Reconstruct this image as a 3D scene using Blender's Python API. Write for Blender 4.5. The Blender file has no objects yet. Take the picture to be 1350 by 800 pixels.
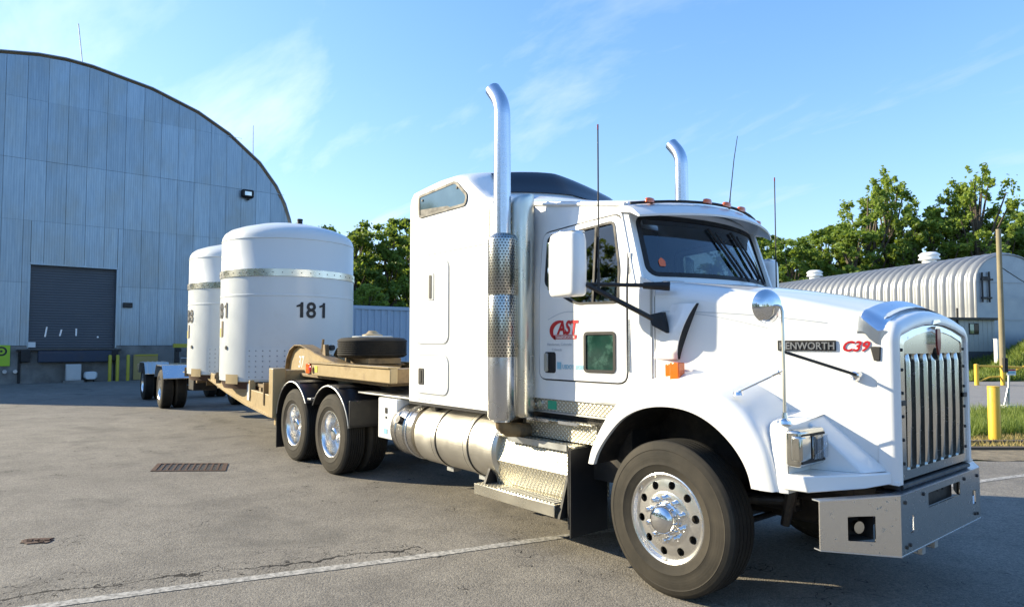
import bpy, bmesh, math, random
from mathutils import Vector, Matrix, noise
R = math.radians
rnd = random.Random(7)
scene = bpy.context.scene
col = scene.collection

# ---------------------------------------------------------------- camera
CAM = Vector((2.887, -4.885, 1.72))
TH, PITCH, FPX = R(50.88), R(2.54), 872.0
cr = Vector((math.cos(TH), math.sin(TH), 0))
cf0 = Vector((-math.sin(TH), math.cos(TH), 0))
cf = cf0 * math.cos(PITCH) + Vector((0, 0, 1)) * math.sin(PITCH)
cu = -cf0 * math.sin(PITCH) + Vector((0, 0, 1)) * math.cos(PITCH)
cam_data = bpy.data.cameras.new('camera')
cam = bpy.data.objects.new('camera', cam_data)
col.objects.link(cam)
M3 = Matrix((cr, cu, -cf)).transposed()
cam.matrix_world = Matrix.Translation(CAM) @ M3.to_4x4()
cam_data.sensor_width = 36.0
cam_data.lens = 36.0 * FPX / 1350.0
cam_data.shift_y = (413.7 - 400.0) / 1350.0
cam_data.clip_start = 0.05
cam_data.clip_end = 6000
scene.camera = cam

# ---------------------------------------------------------------- sky, sun, exposure
SUN_EL = R(23.0)
SUN_TO = Vector((-0.80, -0.595, 0)).normalized()          # towards the sun, flat
SUN_ROT = math.atan2(SUN_TO.x, SUN_TO.y)
world = bpy.data.worlds.new('World')
scene.world = world
world.use_nodes = True
wt = world.node_tree
wn, wl = wt.nodes, wt.links
wn.clear()
wout = wn.new('ShaderNodeOutputWorld')
bg = wn.new('ShaderNodeBackground')
sky = wn.new('ShaderNodeTexSky')
sky.sky_type = 'NISHITA'
sky.sun_disc = False
sky.sun_elevation = SUN_EL
sky.sun_rotation = SUN_ROT
sky.air_density = 1.0
sky.dust_density = 0.4
sky.ozone_density = 2.0
geo = wn.new('ShaderNodeTexCoord')
sep = wn.new('ShaderNodeSeparateXYZ')
wl.new(geo.outputs['Generated'], sep.inputs[0])
zc = wn.new('ShaderNodeMath'); zc.operation = 'ADD'; zc.inputs[1].default_value = 0.16
wl.new(sep.outputs['Z'], zc.inputs[0])
zm = wn.new('ShaderNodeMath'); zm.operation = 'MAXIMUM'; zm.inputs[1].default_value = 0.05
wl.new(zc.outputs[0], zm.inputs[0])
pv = wn.new('ShaderNodeVectorMath'); pv.operation = 'DIVIDE'
cz = wn.new('ShaderNodeCombineXYZ')
for k in range(3): wl.new(zm.outputs[0], cz.inputs[k])
wl.new(geo.outputs['Generated'], pv.inputs[0]); wl.new(cz.outputs[0], pv.inputs[1])
mp = wn.new('ShaderNodeMapping')
mp.inputs['Rotation'].default_value = (0, 0, R(25))
mp.inputs['Scale'].default_value = (0.55, 1.5, 1.0)
mp.inputs['Location'].default_value = (2.6, 8.2, 0)
wl.new(pv.outputs[0], mp.inputs[0])
ns = wn.new('ShaderNodeTexNoise'); ns.inputs['Scale'].default_value = 1.3
ns.inputs['Detail'].default_value = 9; ns.inputs['Roughness'].default_value = 0.6
ns.inputs['Distortion'].default_value = 0.35
wl.new(mp.outputs[0], ns.inputs['Vector'])
rp = wn.new('ShaderNodeValToRGB')
rp.color_ramp.elements[0].position = 0.53; rp.color_ramp.elements[0].color = (0, 0, 0, 1)
rp.color_ramp.elements[1].position = 0.82; rp.color_ramp.elements[1].color = (1, 1, 1, 1)
wl.new(ns.outputs['Fac'], rp.inputs[0])
# more cloud low in the sky, little overhead
hz = wn.new('ShaderNodeMapRange'); hz.inputs['From Min'].default_value = 0.0; hz.inputs['From Max'].default_value = 0.55
hz.inputs['To Min'].default_value = 1.0; hz.inputs['To Max'].default_value = 0.25
wl.new(sep.outputs['Z'], hz.inputs['Value'])
cm = wn.new('ShaderNodeMath'); cm.operation = 'MULTIPLY'
wl.new(rp.outputs['Color'], cm.inputs[0]); wl.new(hz.outputs[0], cm.inputs[1])
# brighter towards the sun
dt = wn.new('ShaderNodeVectorMath'); dt.operation = 'DOT_PRODUCT'
wl.new(geo.outputs['Generated'], dt.inputs[0]); dt.inputs[1].default_value = (SUN_TO.x, SUN_TO.y, 0.35)
sb = wn.new('ShaderNodeMapRange'); sb.inputs['From Min'].default_value = -0.2; sb.inputs['From Max'].default_value = 0.9
sb.inputs['To Min'].default_value = 0.8; sb.inputs['To Max'].default_value = 1.35
wl.new(dt.outputs['Value'], sb.inputs['Value'])
cc = wn.new('ShaderNodeVectorMath'); cc.operation = 'SCALE'; cc.inputs[0].default_value = (4.9, 5.2, 5.5)
wl.new(sb.outputs[0], cc.inputs['Scale'])
hs = wn.new('ShaderNodeHueSaturation'); hs.inputs['Saturation'].default_value = 1.22; hs.inputs['Hue'].default_value = 0.504; hs.inputs['Value'].default_value = 1.55
wl.new(sky.outputs[0], hs.inputs['Color'])
ca = wn.new('ShaderNodeVectorMath'); ca.operation = 'MULTIPLY'; ca.inputs[1].default_value = (5.6 * 1.2, 8.0 * 1.2, 11.0 * 1.3)
cb = wn.new('ShaderNodeVectorMath'); cb.operation = 'ADD'; cb.inputs[1].default_value = (5.6, 8.0, 11.0)
cd_ = wn.new('ShaderNodeVectorMath'); cd_.operation = 'DIVIDE'
wl.new(hs.outputs[0], ca.inputs[0]); wl.new(hs.outputs[0], cb.inputs[0]); wl.new(ca.outputs[0], cd_.inputs[0]); wl.new(cb.outputs[0], cd_.inputs[1])
mx = wn.new('ShaderNodeMix'); mx.data_type = 'RGBA'
wl.new(cm.outputs[0], mx.inputs['Factor']); wl.new(cd_.outputs[0], mx.inputs['A']); wl.new(cc.outputs[0], mx.inputs['B'])
wl.new(mx.outputs['Result'], bg.inputs['Color'])
bg.inputs['Strength'].default_value = 0.122
wl.new(bg.outputs[0], wout.inputs['Surface'])

sun_data = bpy.data.lights.new('sun', 'SUN')
sun_data.energy = 5.0
sun_data.angle = R(0.53)
sun_data.color = (1.0, 0.88, 0.64)
sun = bpy.data.objects.new('sun', sun_data)
col.objects.link(sun)
to_sun = Vector((SUN_TO.x * math.cos(SUN_EL), SUN_TO.y * math.cos(SUN_EL), math.sin(SUN_EL)))
sun.rotation_euler = to_sun.to_track_quat('Z', 'Y').to_euler()
sun.location = to_sun * 60
scene.view_settings.view_transform = 'Standard'
scene.view_settings.look = 'None'
scene.view_settings.exposure = 1.08
scene.view_settings.gamma = 1.0

# ---------------------------------------------------------------- materials
def nt(name):
    m = bpy.data.materials.new(name); m.use_nodes = True
    n, l = m.node_tree.nodes, m.node_tree.links
    return m, n, l, n['Principled BSDF']
def tc(n, l, scale=(1, 1, 1), kind='Object', rot=(0, 0, 0)):
    t = n.new('ShaderNodeTexCoord'); p = n.new('ShaderNodeMapping')
    p.inputs['Scale'].default_value = scale; p.inputs['Rotation'].default_value = rot
    l.new(t.outputs[kind], p.inputs[0]); return p.outputs[0]
def noise_n(n, l, v, s, d=4, r=0.55, dist=0.0):
    q = n.new('ShaderNodeTexNoise'); q.inputs['Scale'].default_value = s; q.inputs['Detail'].default_value = d
    q.inputs['Roughness'].default_value = r; q.inputs['Distortion'].default_value = dist
    l.new(v, q.inputs['Vector']); return q.outputs['Fac']
def ramp(n, l, f, stops):
    q = n.new('ShaderNodeValToRGB'); e = q.color_ramp.elements
    while len(e) < len(stops): e.new(0.5)
    for k, (p, c) in enumerate(stops):
        e[k].position = p; e[k].color = (c, c, c, 1) if not isinstance(c, tuple) else (*c, 1)
    l.new(f, q.inputs[0]); return q.outputs[0]
def mixc(n, l, f, a, b, mode='MIX'):
    q = n.new('ShaderNodeMix'); q.data_type = 'RGBA'; q.blend_type = mode
    for s, v in (('Factor', f), ('A', a), ('B', b)):
        if isinstance(v, (int, float)): q.inputs[s].default_value = v
        elif isinstance(v, tuple): q.inputs[s].default_value = (*v, 1)
        else: l.new(v, q.inputs[s])
    return q.outputs['Result']
def bump(n, l, h, strength, dist, bsdf, prev=None):
    q = n.new('ShaderNodeBump'); q.inputs['Strength'].default_value = strength; q.inputs['Distance'].default_value = dist
    l.new(h, q.inputs['Height'])
    if prev is not None: l.new(prev, q.inputs['Normal'])
    l.new(q.outputs[0], bsdf.inputs['Normal']); return q.outputs[0]
def math_n(n, l, op, a, b=0.0, c=None):
    q = n.new('ShaderNodeMath'); q.operation = op
    for k, v in enumerate((a, b, c)):
        if v is None: continue
        if isinstance(v, (int, float)): q.inputs[k].default_value = v
        else: l.new(v, q.inputs[k])
    return q.outputs[0]

def simple(name, c, rough=0.5, metal=0.0, coat=0.0, var=0.12, scale=6.0, bmp=0.0, dirt=None, dscale=3.0, dlo=0.5, dhi=0.8, spec=0.5):
    m, n, l, b = nt(name)
    v = tc(n, l)
    f = noise_n(n, l, v, scale, 5)
    lo = tuple(x * (1 - var) for x in c); hi = tuple(min(1, x * (1 + var)) for x in c)
    colr = mixc(n, l, f, lo, hi)
    if dirt:
        g = noise_n(n, l, v, dscale, 8, 0.65)
        colr = mixc(n, l, ramp(n, l, g, [(dlo, 0), (dhi, 1)]), colr, dirt)
    l.new(colr, b.inputs['Base Color'])
    rr = ramp(n, l, noise_n(n, l, v, scale * 2, 4), [(0.2, max(0, rough * 0.75)), (0.8, min(1, rough * 1.25))])
    l.new(rr, b.inputs['Roughness'])
    b.inputs['Metallic'].default_value = metal
    b.inputs['Coat Weight'].default_value = coat
    b.inputs['Coat Roughness'].default_value = 0.06
    b.inputs['Specular IOR Level'].default_value = spec
    if bmp: bump(n, l, noise_n(n, l, v, scale * 12, 3), bmp, 0.01, b)
    return m

MT = {}
MT['white'] = simple('white_paint', (0.80, 0.80, 0.78), 0.35, 0, 0.7, 0.02, 3, dirt=(0.62, 0.6, 0.55), dscale=2.2, dlo=0.6, dhi=0.95)
MT['white_cask'] = simple('cask_white_paint', (0.60, 0.63, 0.63), 0.42, 0, 0.25, 0.03, 2, dirt=(0.5, 0.5, 0.47), dscale=1.6, dlo=0.58, dhi=0.95)
MT['tan'] = simple('tan_paint', (0.38, 0.285, 0.145), 0.45, 0, 0.15, 0.10, 4, dirt=(0.14, 0.09, 0.05), dscale=4, dlo=0.55, dhi=0.8)
MT['tan_dark'] = simple('tan_grimy_paint', (0.22, 0.15, 0.07), 0.6, 0, 0, 0.2, 5, dirt=(0.06, 0.045, 0.03), dscale=5, dlo=0.45, dhi=0.7)
MT['rust'] = simple('rusty_iron', (0.075, 0.038, 0.024), 0.8, 0.2, 0, 0.4, 20, 0.3, dirt=(0.05, 0.03, 0.02), dscale=12)
MT['black'] = simple('black_plastic', (0.012, 0.012, 0.013), 0.45, 0, 0, 0.3, 8)
MT['gasket'] = simple('black_rubber_seal', (0.008, 0.008, 0.009), 0.6)
MT['navy'] = simple('navy_painted_steel', (0.008, 0.025, 0.055), 0.5, 0, 0.1, 0.2, 3, dirt=(0.03, 0.03, 0.03))
MT['frame'] = simple('chassis_black', (0.018, 0.017, 0.016), 0.55, 0.1, 0, 0.3, 7, 0.1, dirt=(0.07, 0.055, 0.04), dscale=6, dlo=0.5, dhi=0.75)
MT['red'] = simple('red_vinyl', (0.48, 0.008, 0.015), 0.4, 0, 0.3, 0.05)
MT['dark_red'] = simple('dark_red_enamel', (0.22, 0.01, 0.012), 0.35, 0.2, 0.5, 0.1)
MT['blackprint'] = simple('black_lettering', (0.01, 0.01, 0.012), 0.5)
MT['greyprint'] = simple('grey_lettering', (0.45, 0.49, 0.53), 0.5)
MT['amber'] = simple('amber_lens', (0.75, 0.13, 0.01), 0.15, 0, 0.8, 0.06, 30)
MT['redlens'] = simple('red_lens', (0.45, 0.01, 0.01), 0.15, 0, 0.8, 0.06, 30)
MT['yellow'] = simple('yellow_paint', (0.72, 0.44, 0.04), 0.5, 0, 0.1, 0.08, 5, dirt=(0.35, 0.22, 0.05), dscale=7, dlo=0.58, dhi=0.85)
MT['yellow_dull'] = simple('dull_yellow_paint', (0.42, 0.36, 0.03), 0.6, 0, 0, 0.1, 5)
MT['board'] = simple('yellow_board', (0.38, 0.28, 0.10), 0.7, 0, 0, 0.1, 3)
MT['green_sign'] = simple('green_sign_face', (0.33, 0.52, 0.02), 0.5, 0, 0, 0.05)
MT['concrete'] = simple('concrete', (0.20, 0.195, 0.18), 0.85, 0, 0, 0.2, 1.5, 0.15, dirt=(0.09, 0.085, 0.075), dscale=1.3, dlo=0.45, dhi=0.75)
MT['concrete_white'] = simple('pale_concrete', (0.5, 0.5, 0.48), 0.85, 0, 0, 0.1, 6, 0.2)
MT['bark'] = simple('bark', (0.09, 0.07, 0.05), 0.9, 0, 0, 0.35, 4, 0.6)
MT['pole'] = simple('weathered_pole_wood', (0.24, 0.20, 0.12), 0.85, 0, 0, 0.25, 3, 0.3)
MT['interior'] = simple('cab_interior', (0.05, 0.05, 0.055), 0.8)
MT['seat'] = simple('seat_fabric', (0.09, 0.10, 0.12), 0.9)
MT['grey_metal'] = simple('grey_painted_metal', (0.30, 0.32, 0.33), 0.5, 0.3, 0, 0.1)
MT['green_tag'] = simple('green_decal', (0.03, 0.36, 0.2), 0.4)
MT['blue_tag'] = simple('blue_decal', (0.25, 0.5, 0.62), 0.5)
MT['orange_tag'] = simple('orange_decal', (0.8, 0.16, 0.06), 0.5)
MT['yellow_tag'] = simple('yellow_decal', (0.7, 0.62, 0.05), 0.5)

def chrome(name, c=(0.72, 0.73, 0.74), rough=0.08, spots=0.0, bmp=0.0, brushed=None, bs=30):
    m, n, l, b = nt(name)
    v = tc(n, l)
    colr = c
    if spots:
        g = noise_n(n, l, v, 34, 3, 0.5)
        h = noise_n(n, l, v, 5, 4, 0.5)
        f = math_n(n, l, 'MULTIPLY', ramp(n, l, g, [(0.655, 0), (0.71, 1)]), ramp(n, l, h, [(0.35, 0.2), (0.6, 1)]))
        colr = mixc(n, l, math_n(n, l, 'MULTIPLY', f, spots), c, (0.05, 0.045, 0.04))
        l.new(colr, b.inputs['Base Color'])
        l.new(ramp(n, l, f, [(0, rough), (1, 0.6)]), b.inputs['Roughness'])
    else:
        b.inputs['Base Color'].default_value = (*c, 1)
        l.new(ramp(n, l, noise_n(n, l, v, 3, 5), [(0.3, rough * 0.8), (0.75, rough * 1.5)]), b.inputs['Roughness'])
    b.inputs['Metallic'].default_value = 1.0
    if brushed:
        q = noise_n(n, l, tc(n, l, brushed), bs, 4, 0.6)
        bump(n, l, q, bmp, 0.002, b)
    elif bmp:
        bump(n, l, noise_n(n, l, v, 2.2, 2), bmp, 0.02, b)
    return m
MT['chrome'] = chrome('chrome', (0.78, 0.78, 0.78), 0.07, 0, 0.02)
MT['mirror_glass'] = chrome('mirror_glass', (0.85, 0.86, 0.87), 0.02)
MT['bumper'] = chrome('bumper_steel', (0.80, 0.78, 0.74), 0.24, 0.6, 0.10)
MT['grille'] = chrome('grille_steel', (0.80, 0.78, 0.72), 0.2, 0.4, 0.05)
MT['bezel'] = chrome('bug_shield_chrome', (0.78, 0.82, 0.88), 0.3, 0.35, 0.0)
MT['tank'] = chrome('tank_aluminium', (0.68, 0.65, 0.58), 0.36, 0, 0.5, (1, 30, 30), 4)
MT['tank_dark'] = chrome('canister_aluminium', (0.45, 0.43, 0.40), 0.25, 0.2, 0.3)
MT['stack'] = chrome('stack_steel', (0.66, 0.68, 0.72), 0.22, 0, 0.35, (8, 8, 60), 1.4)
MT['band'] = chrome('band_steel', (0.70, 0.67, 0.58), 0.26, 0.0, 0.04)
MT['lens'] = chrome('headlamp_reflector', (0.6, 0.58, 0.52), 0.12, 0, 0.9)
MT['galv'] = chrome('galvanised_steel', (0.45, 0.46, 0.46), 0.45, 0, 0.2)

# polished wheel
MT['alloy'] = chrome('polished_alloy', (0.86, 0.84, 0.80), 0.22, 0, 0.0)

def perforated():
    m, n, l, b = nt('perforated_guard_steel')
    v = tc(n, l)
    t = n.new('ShaderNodeTexCoord'); s = n.new('ShaderNodeSeparateXYZ'); l.new(t.outputs['Object'], s.inputs[0])
    ang = math_n(n, l, 'ARCTAN2', s.outputs['Y'], s.outputs['X'])
    u = math_n(n, l, 'MULTIPLY', ang, 28 / (2 * math.pi))
    w = math_n(n, l, 'MULTIPLY', s.outputs['Z'], 40.0)
    row = math_n(n, l, 'MULTIPLY', math_n(n, l, 'MODULO', math_n(n, l, 'FLOOR', w), 2.0), 0.5)
    uf = math_n(n, l, 'SUBTRACT', math_n(n, l, 'FRACT', math_n(n, l, 'ADD', math_n(n, l, 'ADD', u, 40), row)), 0.5)
    wf = math_n(n, l, 'SUBTRACT', math_n(n, l, 'FRACT', w), 0.5)
    d = math_n(n, l, 'SQRT', math_n(n, l, 'ADD', math_n(n, l, 'MULTIPLY', uf, uf), math_n(n, l, 'MULTIPLY', wf, wf)))
    f = math_n(n, l, 'LESS_THAN', d, 0.27)
    l.new(mixc(n, l, f, (0.52, 0.50, 0.45), (0.05, 0.045, 0.035)), b.inputs['Base Color'])
    l.new(math_n(n, l, 'SUBTRACT', 1.0, f), b.inputs['Metallic'])
    b.inputs['Roughness'].default_value = 0.25
    return m
MT['perf'] = perforated()

def diamond():
    m, n, l, b = nt('diamond_tread_plate')
    v = tc(n, l)
    a = n.new('ShaderNodeTexWave'); a.inputs['Scale'].default_value = 14; a.bands_direction = 'DIAGONAL'
    l.new(tc(n, l, (1, 1, 1.2)), a.inputs['Vector'])
    c = n.new('ShaderNodeTexWave'); c.inputs['Scale'].default_value = 14; c.bands_direction = 'DIAGONAL'
    l.new(tc(n, l, (-1, 1, 1.2)), c.inputs['Vector'])
    h = math_n(n, l, 'MULTIPLY', a.outputs['Fac'], c.outputs['Fac'])
    l.new(ramp(n, l, h, [(0.2, (0.46, 0.43, 0.34)), (0.7, (0.72, 0.69, 0.60))]), b.inputs['Base Color'])
    b.inputs['Metallic'].default_value = 0.85
    b.inputs['Roughness'].default_value = 0.42
    bump(n, l, h, 0.7, 0.006, b)
    return m
MT['diamond'] = diamond()

def rubber(name, c, dust, grooves=True):
    m, n, l, b = nt(name)
    v = tc(n, l)
    f = ramp(n, l, noise_n(n, l, v, 3.0, 7, 0.65), [(0.3, 0), (0.75, 1)])
    l.new(mixc(n, l, f, c, dust), b.inputs['Base Color'])
    b.inputs['Roughness'].default_value = 0.82
    b.inputs['Specular IOR Level'].default_value = 0.25
    w = n.new('ShaderNodeTexWave'); w.wave_type = 'RINGS'; w.rings_direction = 'Y'; w.inputs['Scale'].default_value = 18
    l.new(v, w.inputs['Vector'])
    p = bump(n, l, w.outputs['Fac'], 0.06, 0.003, b)
    bump(n, l, noise_n(n, l, v, 90, 2), 0.2, 0.003, b, p)
    return m
MT['sidewall'] = rubber('tyre_sidewall', (0.024, 0.022, 0.018), (0.062, 0.053, 0.040))
MT['tread'] = rubber('tyre_tread', (0.012, 0.012, 0.012), (0.03, 0.027, 0.022))

def glass(name, tint, alpha, rough=0.02):
    # thin window glass: tinted transparency with a clear reflection on top
    m, n, l, b = nt(name)
    out = n['Material Output']; n.remove(b)
    tr = n.new('ShaderNodeBsdfTransparent'); tr.inputs['Color'].default_value = (*tint, 1)
    gl = n.new('ShaderNodeBsdfGlossy'); gl.inputs['Roughness'].default_value = rough; gl.inputs['Color'].default_value = (0.9, 0.95, 1, 1)
    fr = n.new('ShaderNodeFresnel'); fr.inputs['IOR'].default_value = 1.5
    f = math_n(n, l, 'ADD', math_n(n, l, 'MULTIPLY', fr.outputs[0], 1.3), alpha)
    f = math_n(n, l, 'MINIMUM', f, 1.0)
    ms = n.new('ShaderNodeMixShader')
    l.new(f, ms.inputs[0]); l.new(tr.outputs[0], ms.inputs[1]); l.new(gl.outputs[0], ms.inputs[2])
    l.new(ms.outputs[0], out.inputs['Surface'])
    return m
MT['glass'] = glass('window_glass', (0.38, 0.44, 0.43), 0.03)
MT['ws_glass'] = glass('windshield_glass', (0.50, 0.58, 0.64), 0.05)
MT['dark_glass'] = simple('smoked_glass', (0.008, 0.009, 0.014), 0.12, 0, 0.0, 0.1, 2, spec=0.3)
MT['teal_glass'] = simple('green_tinted_pane', (0.012, 0.045, 0.036), 0.06, 0, 0.3, 0.6, 9, dirt=(0.10, 0.22, 0.17), dscale=7, dlo=0.5, dhi=0.8)  # the dirt colour paints lighter reflection streaks into the dark pane
MT['blue_pane'] = simple('mirrored_window', (0.16, 0.22, 0.23), 0.08, 0.7, 0, 0.25, 4)
MT['clear_lens'] = glass('clear_lamp_cover', (0.92, 0.93, 0.95), 0.10)

# galvanised cladding panels: object random tints each panel
def cladding():
    m, n, l, b = nt('aged_galvanised_cladding')
    t = n.new('ShaderNodeTexCoord'); oi = n.new('ShaderNodeObjectInfo')
    ge = n.new('ShaderNodeNewGeometry')
    pm = n.new('ShaderNodeMapping'); pm.inputs['Scale'].default_value = (1, 4.5, 0.35); l.new(ge.outputs['Position'], pm.inputs[0])
    st = noise_n(n, l, pm.outputs[0], 2.0, 8, 0.7)
    pm2 = n.new('ShaderNodeMapping'); pm2.inputs['Scale'].default_value = (1, 1, 0.6); l.new(ge.outputs['Position'], pm2.inputs[0])
    bl = noise_n(n, l, pm2.outputs[0], 0.9, 5, 0.6)
    c = mixc(n, l, ramp(n, l, st, [(0.3, 0), (0.7, 1)]), (0.225, 0.295, 0.355), (0.32, 0.395, 0.455))
    c = mixc(n, l, math_n(n, l, 'MULTIPLY', ramp(n, l, bl, [(0.45, 0), (0.75, 1)]), 0.5), c, (0.27, 0.27, 0.23))
    k = math_n(n, l, 'ADD', math_n(n, l, 'MULTIPLY', oi.outputs['Random'], 0.16), 0.90)
    hv = n.new('ShaderNodeHueSaturation'); l.new(c, hv.inputs['Color']); l.new(k, hv.inputs['Value'])
    l.new(hv.outputs[0], b.inputs['Base Color'])
    b.inputs['Metallic'].default_value = 0.8
    b.inputs['Roughness'].default_value = 0.42
    w = n.new('ShaderNodeTexWave'); w.bands_direction = 'Y'; w.inputs['Scale'].default_value = 3.35
    l.new(ge.outputs['Position'], w.inputs['Vector'])
    p = bump(n, l, w.outputs['Fac'], 0.12, 0.02, b)
    bump(n, l, bl, 0.3, 0.03, b, p)
    return m
MT['cladding'] = cladding()
MT['rib'] = simple('roof_rib_steel', (0.25, 0.26, 0.27), 0.42, 0.35, 0, 0.12, 0.8, dirt=(0.24, 0.24, 0.23), dscale=0.7, dlo=0.5, dhi=0.8)
MT['gable'] = simple('pale_gable_metal', (0.34, 0.38, 0.41), 0.5, 0.4, 0, 0.08, 0.8)
MT['annex'] = simple('annex_siding', (0.36, 0.38, 0.37), 0.6, 0.2, 0, 0.06, 0.8)
MT['container'] = simple('pale_blue_container', (0.30, 0.38, 0.47), 0.5, 0.1, 0, 0.08, 1.5, dirt=(0.14, 0.12, 0.11), dscale=2.5, dlo=0.6, dhi=0.85)
MT['roller'] = simple('slate_roller_door', (0.062, 0.070, 0.082), 0.5, 0.1, 0, 0.1, 1)

def asphalt():
    m, n, l, b = nt('worn_asphalt')
    ge = n.new('ShaderNodeNewGeometry'); P = ge.outputs['Position']
    big = noise_n(n, l, P, 0.35, 6, 0.6)
    mid = noise_n(n, l, P, 2.2, 6, 0.6, 0.3)
    vo = n.new('ShaderNodeTexVoronoi'); vo.inputs['Scale'].default_value = 75; l.new(P, vo.inputs['Vector'])
    fine = noise_n(n, l, P, 130, 2, 0.5)
    c = ramp(n, l, big, [(0.3, (0.165, 0.152, 0.132)), (0.7, (0.225, 0.208, 0.180))])
    c = mixc(n, l, math_n(n, l, 'MULTIPLY', ramp(n, l, mid, [(0.42, 0), (0.72, 1)]), 0.6), c, (0.115, 0.106, 0.094))
    stone = mixc(n, l, vo.outputs['Color'], (0.35, 0.34, 0.32), (1.75, 1.7, 1.6))
    c = mixc(n, l, 0.55, c, stone, 'MULTIPLY')
    sp = ramp(n, l, fine, [(0.58, 0), (0.72, 1)])
    c = mixc(n, l, math_n(n, l, 'MULTIPLY', sp, 0.40), c, (0.40, 0.38, 0.34))
    # tyre-darkened oily patches
    oil = ramp(n, l, noise_n(n, l, P, 0.9, 4, 0.55, 0.6), [(0.56, 0), (0.75, 1)])
    c = mixc(n, l, math_n(n, l, 'MULTIPLY', oil, 0.6), c, (0.075, 0.07, 0.062))
    # crack running beside the painted line, plus a net of fine ones
    s = n.new('ShaderNodeSeparateXYZ'); l.new(P, s.inputs[0])
    wob = math_n(n, l, 'MULTIPLY', math_n(n, l, 'SUBTRACT', noise_n(n, l, P, 2.6, 7, 0.65), 0.5), 0.42)
    lx = math_n(n, l, 'ADD', math_n(n, l, 'MULTIPLY', s.outputs['Y'], 0.297), -1.43)
    dx = math_n(n, l, 'ABSOLUTE', math_n(n, l, 'SUBTRACT', math_n(n, l, 'ADD', s.outputs['X'], wob), lx))
    wid = math_n(n, l, 'MULTIPLY', noise_n(n, l, P, 3.0, 3), 0.055)
    ck = math_n(n, l, 'LESS_THAN', dx, math_n(n, l, 'SUBTRACT', wid, 0.014))
    side = math_n(n, l, 'LESS_THAN', s.outputs['Y'], -1.9)
    ck = math_n(n, l, 'MULTIPLY', ck, side)
    near = math_n(n, l, 'LESS_THAN', dx, 0.17)
    v2 = n.new('ShaderNodeTexVoronoi'); v2.feature = 'DISTANCE_TO_EDGE'; v2.inputs['Scale'].default_value = 5.5
    wv = n.new('ShaderNodeVectorMath'); wv.operation = 'ADD'
    nz = n.new('ShaderNodeTexNoise'); nz.inputs['Scale'].default_value = 4; l.new(P, nz.inputs['Vector'])
    l.new(P, wv.inputs[0]); l.new(nz.outputs['Color'], wv.inputs[1]); l.new(wv.outputs[0], v2.inputs['Vector'])
    fc = math_n(n, l, 'MULTIPLY', math_n(n, l, 'MULTIPLY', math_n(n, l, 'LESS_THAN', v2.outputs['Distance'], 0.018), near), side)
    v3 = n.new('ShaderNodeTexVoronoi'); v3.feature = 'DISTANCE_TO_EDGE'; v3.inputs['Scale'].default_value = 0.42
    l.new(wv.outputs[0], v3.inputs['Vector'])
    hair = math_n(n, l, 'MULTIPLY', math_n(n, l, 'LESS_THAN', v3.outputs['Distance'], 0.0022), ramp(n, l, mid, [(0.5, 0), (0.55, 1)]))
    allc = math_n(n, l, 'MAXIMUM', math_n(n, l, 'MAXIMUM', ck, fc), hair)
    c = mixc(n, l, allc, c, (0.018, 0.016, 0.014))
    l.new(c, b.inputs['Base Color'])
    b.inputs['Roughness'].default_value = 0.88
    b.inputs['Specular IOR Level'].default_value = 0.3
    h = math_n(n, l, 'ADD', math_n(n, l, 'MULTIPLY', vo.outputs['Distance'], -0.6), math_n(n, l, 'MULTIPLY', allc, -3.0))
    bump(n, l, math_n(n, l, 'ADD', h, fine), 0.65, 0.008, b)
    return m
MT['asphalt'] = asphalt()
def ground_mat(name, a, b_, scale, rough=0.95, bs=0.6):
    m, n, l, b = nt(name)
    ge = n.new('ShaderNodeNewGeometry'); P = ge.outputs['Position']
    f = ramp(n, l, noise_n(n, l, P, scale, 8, 0.7), [(0.3, 0), (0.7, 1)])
    l.new(mixc(n, l, f, a, b_), b.inputs['Base Color']); b.inputs['Roughness'].default_value = rough
    bump(n, l, noise_n(n, l, P, scale * 8, 4), bs, 0.03, b)
    return m
MT['road'] = ground_mat('pale_road_surface', (0.19, 0.18, 0.17), (0.24, 0.23, 0.215), 3)
MT['gravel'] = ground_mat('dry_gravel', (0.10, 0.08, 0.05), (0.30, 0.24, 0.15), 5)
MT['soil'] = ground_mat('grassy_soil', (0.035, 0.05, 0.015), (0.10, 0.10, 0.035), 2)
MT['earth'] = ground_mat('far_ground', (0.05, 0.06, 0.025), (0.10, 0.10, 0.05), 0.2)
def line_mat():
    m, n, l, b = nt('worn_white_line')
    ge = n.new('ShaderNodeNewGeometry'); P = ge.outputs['Position']
    f = ramp(n, l, noise_n(n, l, P, 22, 8, 0.75), [(0.42, 0), (0.60, 1)])
    l.new(mixc(n, l, f, (0.42, 0.40, 0.36), (0.15, 0.145, 0.13)), b.inputs['Base Color']); b.inputs['Roughness'].default_value = 0.8
    return m
MT['line'] = line_mat()
def leaf(name, a, b_, tr=0.35):
    m, n, l, b = nt(name)
    out = n['Material Output']
    oi = n.new('ShaderNodeObjectInfo'); ge = n.new('ShaderNodeNewGeometry')
    f = noise_n(n, l, ge.outputs['Position'], 0.8, 3)
    f2 = math_n(n, l, 'ADD', math_n(n, l, 'MULTIPLY', f, 0.9), math_n(n, l, 'MULTIPLY', oi.outputs['Random'], 0.35))
    c = ramp(n, l, f2, [(0.27, a), (0.88, b_)])
    l.new(c, b.inputs['Base Color']); b.inputs['Roughness'].default_value = 0.6
    t = n.new('ShaderNodeBsdfTranslucent'); l.new(mixc(n, l, 0.6, c, (0.34, 0.44, 0.05)), t.inputs['Color'])
    ms = n.new('ShaderNodeMixShader'); ms.inputs[0].default_value = tr
    l.new(b.outputs[0], ms.inputs[1]); l.new(t.outputs[0], ms.inputs[2]); l.new(ms.outputs[0], out.inputs['Surface'])
    return m
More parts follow.
